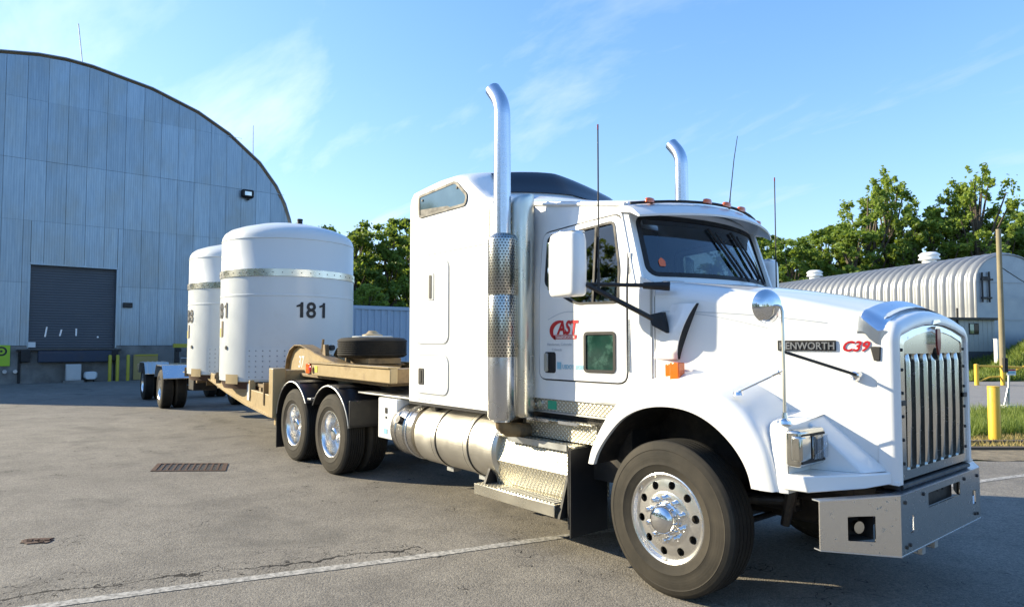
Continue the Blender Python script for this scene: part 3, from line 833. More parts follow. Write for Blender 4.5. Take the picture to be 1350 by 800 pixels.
def headlamp(s):
    h = part('headlamp_housing', mir(MB().box(.865, .955, -1.178, -.868, 1.0, 1.215), s), 'lens', TR, bevel=.02, seg=3)
    part('lamp_recess', mir(MB().box(.952, .960, -1.16, -.885, 1.02, 1.19), s), 'gasket', h)
    for y0, y1 in ((-1.045, -.965), (-.955, -.890)):
        part('lamp_bulb_unit', mir(MB().box(.958, .97, y0, y1, 1.045, 1.175), s), 'lens', h, bevel=.006)
        part('lamp_cover', mir(MB().box(.971, .976, y0 - .004, y1 + .004, 1.04, 1.18), s), 'clear_lens', h)
    part('amber_marker', mir(MB().box(.9703, .9707, -1.04, -.975, 1.05, 1.17), s), 'amber', h)
    part('corner_lamp', mir(MB().box(.90, .968, -1.186, -1.06, 1.035, 1.185), s), 'lens', h, bevel=.015)
both(headlamp)
def turnsig(s):
    h = part('turn_signal', mir(MB().box(-.075, .005, -1.03, -.955, 1.445, 1.585), s), 'amber', TR, bevel=.008)
    part('signal_lens', mir(MB().box(-.145, -.08, -.99, -.95, 1.455, 1.57), s), 'amber', h, bevel=.006)
    part('signal_bracket', mir(MB().box(-.08, 0, -1.0, -.93, 1.425, 1.443), s), 'gasket', h)
both(turnsig)
def scoop_line(k):
    t = k / 10; z = 1.605 + .40 * t; xf_ = -.075 + .145 * t ** 1.2
    return z, xf_, .078 * math.sin(math.pi * (.06 + .86 * t)) ** .6
def scoops(s):
    rows, dark, lip = [], [], []
    for k in range(11):
        z, x, h = scoop_line(k); Y = lambda xx, hh: -(hw(xx) + hh)
        rows.append([(x - .21, Y(x - .21, -.002), z), (x - .16, Y(x - .16, h * .22), z), (x - .10, Y(x - .10, h * .66), z), (x - .04, Y(x - .04, h * .96), z), (x, Y(x, h), z), (x + .002, Y(x, h - .007), z)])
        dark.append([(x + .003, Y(x, h - .006), z), (x + .004, Y(x + .004, .001), z)])
    o = part('air_intake_scoop', mir(MB().grid(rows), s), 'white', TR, 60)
    part('intake_grille', mir(MB().grid(dark), s), 'gasket', o)
both(scoops)
def hoodtext(s):
    p = lambda x, off: (x, -s * (hw(x) + off))
    rt = Vector((1, s * .2199, 0)) * (1 if s > 0 else -1)
    x0 = .603 if s > 0 else 1.10
    m = MB().box(0, .352, 0, .066, 0, .006)
    a = p(x0, .003); plate = part('name_badge', sticky(m, a[0], a[1], 1.672, rt), 'gasket', TR, label='dark badge strip with raised chrome capital letters')
    t = text_mb('KENWORTH', .064, .003, 0, .0012, sx=.96); w = max(v[0] for v in t.v); t.map(lambda x, y, z: (x * .336 / w, y, z))
    a = p(x0 + (.01 if s > 0 else -.01), .011); part('badge_lettering', sticky(t, a[0], a[1], 1.682, rt), 'rib', plate)
    t = text_mb('C39', .088, .001, .35, .0022); x1 = x0 + .372 if s > 0 else x0 - .372
    a = p(x1, .004); part('unit_number', sticky(t, a[0], a[1], 1.672, rt), 'red', TR, label='red slanted letters reading C39')
both(hoodtext)
# swooping pinstripes on hood side
def stripe(parent, pts, wd, s):
    m = MB(); rows = []
    for x, z in pts:
        y = -(hw(x) + .0035) if x > -.27 else -1.0
        rows.append([(x, y, z - wd / 2), (x, y, z + wd / 2)])
    m.grid(rows); return part('pinstripe', mir(m, s), 'greyprint', parent, 0)
both(lambda s: [stripe(TR, [(x, 1.965 - .10 * (x + .2) + .012 * math.sin(4 * x)) for x in [(-.2 + .1 * k) for k in range(12)]], .005, s),
                stripe(TR, [(x, 1.935 - .16 * (x + .1) + .02 * math.sin(5 * x + 1)) for x in [(-.1 + .08 * k) for k in range(9)]], .004, s)])

# --- cab
def cl(v, a=0.0, b=1.0): return max(a, min(b, v))
def yw(x, z): return (1.0 - .05 * cl((x + .9) / .64)) * (1 - .07 * cl((z - 2.15) / .8))
def warp(s):
    return lambda x, y, z: (x, -s * (yw(x, z) + (-y - 1.0)), z)
def dens(pts, step=.08):
    out = []
    for i in range(len(pts)):
        a, b = Vector(pts[i]), Vector(pts[(i + 1) % len(pts)]); n = max(1, int((b - a).length / step))
        out += [tuple(a.lerp(b, k / n)) for k in range(n)]
    return out
DOOR = rpoly([(-1.505, 1.405), (-.512, 1.405), (-.512, 2.42), (-.60, 2.75), (-1.505, 2.70)], .09)
WIN = rpoly([(-1.43, 2.235), (-1.12, 2.075), (-1.02, 2.04), (-.59, 2.035), (-.585, 2.30), (-.665, 2.695), (-1.43, 2.655)], .05)
PEEP = rrect(-.945, -.622, 1.485, 1.81, .035)
SIDE = [(-1.69, 1.24), (-.262, 1.24), (-.262, 2.17), (-.385, 2.225), (-.545, 2.76), (-.55, 2.835), (-1.69, 3.02)]
def cabside(s):
    hole = dens(inset(DOOR, -.006))
    cabp = part('cab_side', holed(dens(SIDE), [hole], 'y', -1.0, -.97).map(warp(s)), 'white', TR, 25)
    part('door_seal', ring(MB(), dens(inset(DOOR, -.004)), dens(inset(DOOR, .010)), 'y', -.998, -.972).map(warp(s)), 'gasket', cabp)
    d = part('door', holed(dens(inset(DOOR, .008)), [dens(WIN), dens(PEEP)] if s > 0 else [dens(WIN)], 'y', -1.008, -.975).map(warp(s)), 'white', TR, 25)
    wo = inset(WIN, -.004); wi = inset(WIN, .016)
    part('window_seal', ring(MB(), wo, wi, 'y', -1.013, -.985).map(warp(s)), 'gasket', d)
    g = inset(WIN, .012)
    part('window_pane', MB().prism(g, 'y', -.996, -.992).map(warp(s)), 'glass', d, 0)
    part('window_divider', MB().box(-.868, -.848, -1.004, -.99, 2.045, 2.675).map(warp(s)), 'gasket', d)
    if s > 0:
        part('peep_window', MB().prism(inset(PEEP, .02), 'y', -1.004, -.985).map(warp(s)), 'teal_glass', d, 0)
        part('peep_seal', ring(MB(), inset(PEEP, -.003), inset(PEEP, .022), 'y', -1.014, -.985).map(warp(s)), 'gasket', d, 0)
    h = part('door_handle', MB().prism(rrect(-1.425, -1.285, 1.465, 1.645, .025), 'y', -1.012, -1.0).map(warp(s)), 'gasket', d, 30)
    for ob in (MB().prism(rrect(-1.415 + .0, -1.37, 1.475, 1.635, .015), 'y', -1.03, -1.012).map(warp(s)),): part('handle_lever', ob, 'galv', d, 30, bevel=.004)
    part('door_trim', MB().box(-.505, -.488, -1.010, -.995, 1.50, 2.42).map(warp(s)), 'stack', TR)
both(cabside)
# lettering on the passenger door
def onside(mb, x0, z0, off=.0115, s=1):
    return mb.map(lambda x, y, z: (x0 + x * s, -s * (yw(x0 + x * s, z0 + y) + off + z), z0 + y))
def doortext(s):
    xa = -1.36 if s > 0 else -.66
    t = text_mb('AST', .155, .0006, .22, .006, sx=.86)
    lo = part('door_logo', onside(t, xa + .10 * s, 1.800, s=s), 'red', TR, label='red slanted letters spelling CAST with a sweeping C')
    # sweeping C
    m = MB(); a = []; b = []
    for k in range(15):
        an = R(70 + 175 * k / 14); th = .016 + .022 * math.sin(math.pi * k / 14)
        cx, cz_ = .125, .075
        r1x, r1z = .125, .088
        a.append((cx + r1x * math.cos(an), cz_ + r1z * math.sin(an), 0)); b.append((cx + (r1x - th * 1.3) * math.cos(an), cz_ + (r1z - th) * math.sin(an), 0))
    m.grid([a, b]); part('logo_swoosh', onside(m, xa, 1.752, s=s), 'red', lo, 0)
    m = MB().add([(.06, 0, 0), (.325, 0, 0), (.335, .035, 0), (.05, .035, 0)], [(0, 1, 2, 3)]); part('logo_bar', onside(m, xa, 1.755, s=s), 'red', lo, 0)
    t = text_mb('TRANSPORTATION', .034, .0004, 0, .0004, sx=.78); part('logo_bar_text', onside(t, xa + .075 * s, 1.760, .0125, s), 'white', lo, 0)
    m = MB(); rows = []
    for k in range(13):
        q = k / 12; x = -.02 + .60 * q; zz = .16 + .075 * math.sin(min(1, q * 2.2) * math.pi / 2) - .03 * q
        rows.append([(x, zz, 0), (x, zz + .006, 0)])
    m.grid(rows); part('logo_arc', onside(m, xa, 1.76, s=s), 'greyprint', lo, 0)
    t = text_mb('Henderson, Colorado', .034, .0004, 0, .0002); part('door_small_text', onside(t, xa - .03 * s, 1.70, s=s), 'greyprint', TR, 0, label='small grey lines of text below the door logo')
    t = text_mb('Colorado', .032, .0004, 0, .0002); part('door_small_text', onside(t, xa + .03 * s, 1.655, s=s), 'greyprint', TR, 0)
    m = MB().box(0, .05, 0, .06, 0, .001); part('door_decal', onside(m, -1.265 if s > 0 else -.75, 1.50, s=s), 'blue_tag', TR, 0)
    t = text_mb('USDOT 30280', .05, .0004, 0, .001, sx=.82); part('door_number_text', onside(t, -1.20 if s > 0 else -.80, 1.505, s=s), 'blue_tag', TR, 0)
both(doortext)

# windshield
def ws(y, h, off=0.0):
    v = h / .505; q = (y / .86) ** 2
    x = (-.17 - .225 * q) * (1 - v) + (-.36 - .185 * q) * v
    return (x + off, y * (1 - .03 * v), 2.235 + h * .99 + off * .35)
WSO = dens(rrect(-.865, .865, .005, .51, .085), .07)
part('windshield_surround', holed(dens([(-.965, -.05), (.965, -.05), (.965, .575), (-.965, .575)], .07), [WSO], 'x', 0, .012).map(lambda t, y, h: ws(y, h, -t)), 'white', TR, 30)
part('windshield_seal', ring(MB(), inset(WSO, -.004), inset(WSO, .030), 'x', .006, -.02).map(lambda t, y, h: ws(y, h, t)), 'gasket', TR, 30)
gl = MB().grid([[ws(y, h, -.004) for y in [(-.85 + .1 * k) for k in range(18)]] for h in (.02, .14, .26, .38, .498)])
part('windshield', gl, 'ws_glass', TR, 60, recalc=False)
for y in (-.12, .22):
    m = MB().tube([ws(y + .26, -.01, .03), ws(y + .14, .16, .035), ws(y, .40, .03)], [.012, .010, .007], 8)
    w = part('wiper', m, 'gasket', TR)
    part('wiper_blade', MB().tube([ws(y + .20, .03, .015), ws(y + .08, .22, .015), ws(y - .05, .44, .012)], .011, 6), 'gasket', w)

part('windshield_sticker', MB().prism(rpoly([(-.024, 0), (.024, 0), (.028, .045), (0, .075), (-.028, .045)], .012), 'x', 0, .001).map(lambda t, y, h: ws(-.73 + y, .085 + h, .001 + t)), 'orange_tag', TR, 0)
part('sun_strip', MB().grid([[ws(y, h, -.012) for y in [(-.80 + .1 * k) for k in range(17)]] for h in (.435, .50)]), 'black', TR, 60)
# roof
def rz(x, y): return 3.022 - .159 * (x + 1.68) + .07 * (1 - (y / .95) ** 2)
def xf(y): return -.27 - .26 * (y / .93) ** 2
rows = []
for k in range(13):
    t = k / 12; row = []
    for j in range(-10, 11):
        y = .93 * j / 10; x0, x1 = -1.72, xf(y); x = x0 + (x1 - x0) * t; e = cl((abs(y) - .82) / .11)
        row.append((x, y * (1 - 0), rz(x, y) - .03 * e * e - .035 * cl((t - .93) / .07) ** 2))
    rows.append(row)
part('cab_roof', MB().grid(rows), 'white', TR, 50)
part('roof_side_rail', MB().tube([(-1.68, -.935, 2.995), (-1.1, -.937, 2.90), (-.56, -.932, 2.815)], .018, 8).tube([(-1.68, .935, 2.995), (-1.1, .937, 2.90), (-.56, .932, 2.815)], .018, 8), 'white', TR)
vis = MB(); rows = []
for j in range(-14, 15):
    y = .955 * j / 14; q = 1 - (y / .95) ** 2; x = xf(y * .97)
    rows.append([(x - .10, y, 2.80 + .06 * q), (x + .0, y, 2.795 + .06 * q + .0), (x + .06, y, 2.765 + .055 * q), (x + .13, y, 2.705 + .05 * q), (x + .125, y, 2.69 + .05 * q), (x + .04, y, 2.735 + .05 * q), (x - .10, y, 2.76 + .05 * q)])
vis.loft(rows, True, True)
part('sun_visor', vis, 'white', TR, 45)
part('visor_edge_strip', MB().tube([(xf(y * .97) + .005, y, 2.812 + .06 * (1 - (y / .95) ** 2)) for y in [(-.93 + .155 * k) for k in range(13)]], .012, 6), 'gasket', TR)
for y in (-.78, -.25, 0, .25, .78):
    x = xf(y) + .015; z = 2.826 + .06 * (1 - (y / .95) ** 2)
    m = MB().loft([[(x + .026 * math.cos(a) * r_, y + .052 * math.sin(a) * r_, z + h) for a in [2 * math.pi * k / 16 for k in range(16)]] for r_, h in ((1, -.02), (1, .004), (.85, .014), (.4, .019))])
    part('roof_marker_light', m, 'amber', TR, 50)
# interior
part('cab_floor', MB().box(-1.7, -.35, -.92, .92, 1.22, 1.30), 'interior', TR)
part('cab_back_wall', MB().box(-1.73, -1.69, -.95, -.45, 1.2, 2.95).box(-1.73, -1.69, .45, .95, 1.2, 2.95).box(-1.73, -1.69, -.45, .45, 2.62, 2.95), 'interior', TR)
part('dashboard', MB().box(-.62, -.30, -.86, .86, 1.75, 2.16), 'interior', TR, bevel=.05)
part('steering_wheel', MB().tube([(-.72 + .07 * math.cos(a) , .42 + .22 * math.sin(a), 2.10 + .2 * math.cos(a)) for a in [2 * math.pi * k / 20 for k in range(21)]], .014, 8), 'gasket', TR)
for y in (-.45, .45):
    s_ = part('seat', MB().box(-1.35, -.85, y - .25, y + .25, 1.55, 1.72), 'seat', TR, bevel=.05)
    part('seat_backrest', MB().box(-1.42, -1.28, y - .24, y + .24, 1.70, 2.35).box(-1.38, -1.28, y - .13, y + .13, 2.36, 2.55), 'seat', s_, bevel=.05)
# sill below the door
def sill(s):
    o = part('cab_sill', mir(MB().box(-1.665, -.52, -.985, -.95, 1.135, 1.235), s), 'diamond', TR, bevel=.004)
    part('sill_rail', mir(MB().box(-1.67, -.50, -.995, -.96, 1.236, 1.252).box(-1.67, -.50, -.995, -.96, 1.118, 1.134), s), 'galv', o)
    part('sill_decal', mir(MB().box(-1.41, -1.30, -.9875, -.9855, 1.15, 1.225), s), 'green_tag', o)
    part('sill_lamp', mir(MB().tube([(-1.50, -.98, 1.19), (-1.50, -1.005, 1.19)], .028, 12).tube([(-1.58, -.98, 1.18), (-1.58, -1.0, 1.18)], .018, 10), s), 'chrome', o)
    part('door_hinge', mir(MB().box(-.30, -.285, -.962, -.935, 1.45, 2.17), s), 'galv', TR)
    part('grab_rail', mir(MB().tube([(-1.60, -1.03, 1.42), (-1.60, -1.05, 1.50), (-1.60, -1.05, 2.35), (-1.60, -1.03, 2.42)], .013, 8), s), 'stack', TR)
    part('cab_rear_gasket', mir(MB().tube([(-1.67, -.93, 2.99), (-1.655, -.965, 2.80), (-1.65, -1.0, 2.62), (-1.65, -1.006, 2.0), (-1.65, -1.006, 1.25)], .017, 8), s), 'gasket', TR)
both(sill)

# --- sleeper
ST = [(-3.53, 3.20, 3.40), (-3.50, 3.28, 3.47), (-3.42, 3.36, 3.53), (-3.2, 3.38, 3.57), (-2.9, 3.40, 3.61), (-2.62, 3.395, 3.61), (-2.42, 3.34, 3.585), (-2.34, 3.28, 3.52), (-2.22, 3.19, 3.38), (-2.1, 3.10, 3.26), (-1.95, 3.05, 3.18), (-1.74, 3.00, 3.12)]
def zz_(x):
    for a, b in zip(ST, ST[1:]):
        if a[0] <= x <= b[0]:
            t = (x - a[0]) / (b[0] - a[0]); return a[1] + (b[1] - a[1]) * t, a[2] + (b[2] - a[2]) * t
    return ST[-1][1:]
def slw(x): return 1.15 if x < -3.5 or x > -3.45 else 1.15
def rooft(x, y, w=1.15):
    a, b = zz_(x); q = min(1, abs(y) / w); return a + (b - a) * ((1 - q ** 1.35) * .80 + .20 * max(0, 1 - q ** 8) ** .5)
def slsec(x, w):
    zs, zc = zz_(x); p = [(-w, 1.085), (-w, 1.5), (-w, 2.0), (-w, 2.6), (-w, zs - .02)]
    ys = [-w * c for c in (.999, .99, .97, .94, .90, .84, .75, .6, .4, .2)]
    p += [(y, rooft(x, y / 1 * 1.15 / w)) for y in ys] + [(0, zc)]
    full = p + [(-y, z) for y, z in p[-2::-1]]
    return [(x, y, z) for y, z in full]
XSS = [(-3.53, 1.10), (-3.515, 1.14), (-3.48, 1.15)] + [(x, 1.15) for x in (-3.42, -3.2, -2.9, -2.62, -2.5, -2.42, -2.34, -2.28, -2.22, -2.1, -1.95)] + [(-1.80, 1.14), (-1.76, 1.10)]
part('sleeper', MB().loft([slsec(x, w) for x, w in XSS]), 'white', TR, 40)
# fairing between sleeper roof and cab roof
rows = []
for x, d in ((-1.77, 0), (-1.6, .02), (-1.4, .05), (-1.2, .09)):
    rows.append([(x, y, max(rz(x, y) - .004, 0) + (.055 - d * .6) * (1 if abs(y) < .9 else 0)) for y in [(-.9 + .15 * k) for k in range(13)]])
part('roof_fairing', MB().grid(rows), 'white', TR, 50)
# skylight
rows = []
for k in range(9):
    t = k / 8; row = []
    for j in range(-12, 13):
        yy_ = j / 12; y = yy_ * (.93 - .05 * t)
        lo = -2.12; hi = -2.39 - .0 * abs(yy_)
        x = lo + (hi - lo) * t
        row.append((x + .012, y, rooft(x, y) + .010))
    rows.append(row)
part('skylight', MB().grid(rows), 'dark_glass', TR, 60, label='dark band of glass across the front of the raised sleeper roof')
SW = rpoly([(-3.31, 3.085), (-2.41, 3.09), (-2.38, 3.19), (-2.60, 3.345), (-3.30, 3.31)], .05)
SW = rpoly([(-3.31, 3.075), (-2.42, 3.075), (-2.385, 3.18), (-2.60, 3.36), (-3.32, 3.325)], .05)
def sleeper_side(s):
    f = part('sleeper_window', ring(MB(), SW, inset(SW, .028), 'y', -1.162, -1.145).map(lambda x, y, z: (x, y * s, z)), 'frame', TR, 30)
    part('pane', mir(MB().prism(inset(SW, .026), 'y', -1.156, -1.149), s), 'blue_pane', f, 0)
    part('window_blind', mir(MB().prism(rpoly([(-3.27, 3.105), (-2.7, 3.105), (-2.75, 3.125), (-3.27, 3.165)], .01), 'y', -1.159, -1.1565), s), 'gasket', f, 0)
    part('latch', mir(MB().box(-3.24, -3.22, -1.166, -1.155, 3.25, 3.27).box(-2.58, -2.56, -1.166, -1.155, 3.27, 3.29), s), 'gasket', f, 0)
    for x0, x1, z0, z1, hx, hz0, hz1 in ((-3.355, -2.71, 1.705, 2.59, -3.04, 2.17, 2.455), (-3.355, -2.71, 1.18, 1.60, -3.23, 1.28, 1.455)):
        o = rrect(x0, x1, z0, z1, .10, 6)
        h = part('side_hatch', mir(MB().prism(inset(o, .012), 'y', -1.160, -1.148), s), 'white', TR, 30, bevel=.004)
        part('hatch_seal', mir(ring(MB(), o, inset(o, .012), 'y', -1.153, -1.14), s), 'grey_metal', h, 30)
        hd = part('hatch_handle', mir(MB().prism(rrect(hx - .055, hx + .055, hz0, hz1, .015), 'y', -1.166, -1.158), s), 'grey_metal' if z1 > 2 else 'gasket', h, 30, bevel=.003)
        hd2 = part('hatch_latch', mir(MB().prism(rrect(hx - .03, hx + .01, hz0 + .02, hz1 - .02, .01), 'y', -1.172, -1.166), s), 'frame', h, 30)
    m = MB(); m.grid([[(x, -1.1505, 2.655 + .004 * math.sin(x * 3)), (x, -1.156, 2.662), (x, -1.1505, 2.669)] for x in (-3.47, -3.2, -2.9, -2.5, -2.2, -1.85)])
    part('body_crease', mir(m, s), 'white', TR, 40)
    part('sleeper_skirt', mir(MB().box(-3.50, -1.85, -1.15, -1.12, 1.06, 1.09), s), 'gasket', TR)
    t = text_mb('AeroCab', .075, .0005, .2, .001); t.map(lambda x, y, z: (-3.32 + x if s > 0 else -2.95 - x, -s * (1.1515 + z), 1.105 + y * .7))
    part('sleeper_script', t, 'greyprint', TR, 0)
both(sleeper_side)
part('sleeper_grab_handle', MB().tube([(-3.50, -.9, 1.3), (-3.58, -.9, 1.35), (-3.58, -.9, 2.1), (-3.50, -.9, 2.15)], .014, 8), 'stack', TR)

# --- exhaust stacks
def stackp(s):
    y = -1.295
    R45 = 36
    path = [(0, 0, 1.04), (0, 0, 1.3), (0, 0, 2.0), (0, 0, 3.0), (0, 0, 3.70)] + [(-.30 * (1 - math.cos(R(t))), 0, 3.74 + .30 * math.sin(R(t))) for t in (0, 8, 16, 24, 32, 40)]
    p_ = Vector(path[-1]); d = Vector((-math.sin(R(40)), 0, math.cos(R(40)))); path.append(tuple(p_ + d * .10))
    a = link('exhaust_stack', mesh('exhaust_stack', MB().tube(path, [.078] * 4 + [.072] * 8, 28, cap=False), 'stack', 60), TR, (-1.665, s * y, 0))
    prof = [(.126, 1.60), (.128, 1.605), (.128, 2.12), (.124, 2.13), (.124, 2.15), (.128, 2.16), (.128, 2.62), (.124, 2.64), (.08, 2.68)]
    link('perforated_guard', mesh('perforated_guard', MB().lathe(prof, (0, 0, 0), 'z', 48), 'perf', 40), a)
    link('muffler_shell', mesh('muffler_shell', MB().lathe([(.07, 1.05), (.11, 1.06), (.126, 1.085), (.126, 1.60)], (0, 0, 0), 'z', 48), 'stack', 40), a)
    q = [Vector(t) for t in path]; m2 = MB().tube([q[-1] - d * .004, q[-2] - d * .02, q[-3]], .068, 24, cap=False)
    link('pipe_bore', mesh('pipe_bore', m2, 'frame', 60), a)
    m = MB().tube([(0, 0, 1.06), (0, 0, 1.01), (.01, .06 * s, .965), (.02, .20 * s, .95), (.03, .5 * s, .95)], .062, 18)
    link('elbow_pipe', mesh('elbow_pipe', m, 'tan_dark', 60), a)
    for z in (1.35, 2.85):
        link('mount_bracket', mesh('mount_bracket', MB().box(-.03, .03, 0.07 * s, .14 * s, z - .02, z + .02), 'galv', 0), a)
both(stackp)
def shield(s):
    rows = []
    for z, k in ((1.075, .03), (1.09, .008), (1.12, 0), (1.8, 0), (2.5, 0), (2.95, 0), (3.0, .012), (3.03, .04), (3.04, .09)):
        rows.append([(x, y + k * w, z) for x, y, w in ((-1.985, -1.13, 0), (-1.98, -1.19, .4), (-1.95, -1.225, .8), (-1.90, -1.235, 1), (-1.70, -1.205, 1), (-1.60, -1.215, 1), (-1.54, -1.19, .8), (-1.515, -1.14, .5), (-1.52, -1.05, 0), (-1.58, -1.0, 0))])
    o = part('stack_heat_shield', mir(MB().grid(rows), s), 'band', TR, 60)
    m = MB(); m.grid([[(x, -1.2165 - .0, z) for x in (-1.60, -1.545)] for z in (1.72, 2.6)])
both(shield)

# --- fuel tanks
def tank(s):
    yc, zc, r_ = -.885, .735, .31
    t = part('fuel_tank', mir(MB().lathe([(.001, -3.36), (r_ - .04, -3.35), (r_, -3.31), (r_, -1.95), (r_ - .03, -1.92), (.001, -1.91)], (0, yc, zc), 'x', 56), s), 'tank', TR, 40)
    for x in (-2.93, -2.36):
        o = part('tank_strap', mir(MB().lathe([(r_ + .002, x - .03), (r_ + .010, x - .028), (r_ + .010, x + .028), (r_ + .002, x + .03)], (0, yc, zc), 'x', 56, closed=True), s), 'tank', t, 40)
        part('strap_liner', mir(MB().lathe([(r_ + .001, x - .042), (r_ + .006, x - .042), (r_ + .006, x + .042), (r_ + .001, x + .042)], (0, yc, zc), 'x', 56, closed=True), s), 'gasket', t, 40)
        part('strap_foot', mir(MB().box(x - .06, x + .06, yc - .10, yc + .0, zc - r_ - .035, zc - r_ + .01), s), 'galv', t)
    part('filler_cap', mir(MB().tube([(-3.12, yc - .10, zc + .28), (-3.12, yc - .15, zc + .36)], [.055, .055], 16), s), 'gasket', t)
    c = part('canister', mir(MB().lathe([(.001, -3.96), (.22, -3.955), (.285, -3.92), (.30, -3.88), (.30, -3.80), (.285, -3.79), (.285, -3.76), (.305, -3.75), (.305, -3.62), (.29, -3.61), (.29, -3.58), (.305, -3.57), (.305, -3.43), (.27, -3.42), (.001, -3.415)], (0, yc + .02, zc), 'x', 48), s), 'tank_dark', TR, 35)
    part('canister_port', mir(MB().tube([(-3.68, yc - .26, zc + .12), (-3.68, yc - .305, zc + .14)], .045, 12), s), 'gasket', c)
    part('canister_clamp', mir(MB().lathe([(.306, -3.56), (.316, -3.555), (.316, -3.54), (.306, -3.535)], (0, yc + .02, zc), 'x', 48, closed=True), s), 'stack', c)
both(tank)
def stepbox(s):
    b = MB()
    b.add([(-2.0, -1.09, .875), (-.93, -1.09, .875), (-.93, -1.19, .64), (-2.0, -1.19, .64), (-1.15, -1.10, .445), (-2.0, -1.10, .445)][:0], [])
    # bent riser
    sec = lambda x, k: [(x, -1.08, .872), (x, -1.15, .66), (x + k, -1.08, .432), (x + k, -.70, .432), (x, -.70, .872)]
    b.loft([sec(-2.0, 0), sec(-.945, -.02)])
    o = part('side_step', mir(b, s), 'diamond', TR, 15)
    part('step_top', mir(MB().box(-2.04, -.93, -1.13, -.70, .874, .895), s), 'diamond', o, bevel=.004)
    part('step_top_lip', mir(MB().box(-1.78, -1.02, -1.14, -1.131, .845, .897), s), 'galv', o)
    part('step_tread', mir(MB().box(-2.12, -1.04, -1.255, -1.05, .418, .43), s), 'diamond', o)
    part('tread_lip', mir(MB().box(-2.125, -1.035, -1.262, -1.250, .335, .432), s), 'band', o, bevel=.004)
    ct = MB()
    for i in range(17): ct.box(-1.80 + .044 * i, -1.775 + .044 * i, -1.235, -1.10, .431, .439)
    part('tread_cleat', mir(ct, s), 'galv', o, kind='stuff')
    part('step_end_plate', mir(MB().prism([(-1.25, .33), (-1.07, .33), (-.70, .33), (-.70, .87), (-1.08, .87), (-1.15, .66)], 'x', -1.01, -.985), s), 'gasket', o)
    part('step_end_plate', mir(MB().prism([(-1.25, .33), (-.70, .33), (-.70, .87), (-1.08, .87), (-1.1, .66)], 'x', -2.06, -2.03), s), 'gasket', o)
    u = part('upper_step', mir(MB().box(-1.66, -.80, -1.02, -.98, .905, 1.06).box(-1.66, -.80, -1.075, -.98, 1.06, 1.072), s), 'diamond', TR, bevel=.004)
    part('step_light', mir(MB().box(-1.58, -1.30, -1.085, -1.07, 1.05, 1.075).box(-1.18, -.95, -1.085, -1.07, 1.05, 1.075), s), 'stack', u)
    part('underbody_panel', mir(MB().box(-1.8, -.5, -.94, -.60, .62, 1.2), s), 'frame', TR)
    part('front_mud_flap', mir(MB().box(-.925, -.91, -1.20, -.78, .19, .88), s), 'black', TR)
    part('flap_hanger', mir(MB().box(-.945, -.926, -1.20, -.78, .83, .88).box(-.95, -.93, -1.20, -1.16, .25, .88), s), 'frame', TR, bevel=.005)
both(stepbox)
def wbox(s):
    o = part('battery_box', mir(MB().box(-4.31, -3.86, -1.10, -.55, .60, 1.075), s), 'white', TR, bevel=.012)
    part('box_latch', mir(MB().box(-4.13, -4.08, -1.108, -1.10, .90, .965).box(-4.12, -4.09, -1.108, -1.10, .84, .865), s), 'gasket', o)
    part('box_decal', mir(MB().box(-4.16, -4.08, -1.106, -1.1005, .66, .72), s), 'blue_tag', o)
both(wbox)
part('rear_deck_plate', MB().box(-4.95, -3.55, -1.05, 1.05, 1.085, 1.105), 'galv', TR, bevel=.004)
part('fifth_wheel', MB().prism(rpoly([(-6.65, -.42), (-5.6, -.42), (-5.6, .42), (-6.65, .42), (-6.4, .1), (-6.4, -.1)], .08), 'z', 1.12, 1.17).box(-6.3, -5.9, -.4, .4, 1.0, 1.12), 'frame', TR, bevel=.01)
# --- tandem fenders: black half-rounds with pale edge trim
def tfen(s):
    def prof(x, front):
        R_ = .625; p = []
        a0, a1 = (12, 147) if front else (33, 168)
        for k in range(15):
            a = R(a0 + (a1 - a0) * k / 14); p.append((x + R_ * math.cos(a), .53 + R_ * math.sin(a)))
        if front: p = [(x + .615, .70), (x + .615, .60 + .1)] and [(x + .615, .70)] + p
        else: p = p + [(x - .615, .64)]
        return p
    for x, front in ((WB, True), (WB2, False)):
        P_ = prof(x, front); m = MB()
        m.loft([[(a, -1.225, b), (a, -1.205, b + .012), (a, -1.18, b + .016), (a, -.60, b + .016), (a, -.60, b), (a, -1.18, b)] for a, b in P_])
        f = part('quarter_fender', mir(m, s), 'black', TR, 45)
        t = MB().tube([(a, -1.226, b) for a, b in P_], .009, 6); part('fender_edge_trim', mir(t, s), 'galv', f)
        r_ = MB()
        for k in (4, 7, 10):
            a, b = P_[k]; c, d = P_[k + 1]
            r_.tube([(a, -1.19, b + .02), (a, -.62, b + .02)], .010, 6)
        part('fender_rib', mir(r_, s), 'black', f)
        if front: part('front_skirt', mir(MB().box(x + .60, x + .63, -1.22, -.60, .68, 1.0), s), 'black', f, bevel=.006)
    part('fender_bridge', mir(MB().box(WB - .72, WB2 + .70, -1.225, -.6, .925, .955), s), 'galv', TR, bevel=.004)
    part('rear_mud_flap', mir(MB().box(-7.40, -7.385, -1.22, -.60, .12, .70), s), 'black', TR)
both(tfen)
ad = MB()
for k, (x, y) in enumerate(((-3.75, .35), (-3.75, .25), (-3.75, .45))):
    ad.tube([(-3.54, y, 1.9), (-3.8, y - .05, 1.7 - .05 * k), (-4.1, y - .15, 1.36 - .04 * k), (-4.5, y - .2, 1.32), (-4.9, y - .2, 1.55)], .016, 8)
part('air_hose', ad, 'gasket', TR)
part('headache_rack_box', MB().box(-3.95, -3.56, .15, 1.0, 1.75, 2.0), 'frame', TR, bevel=.02)
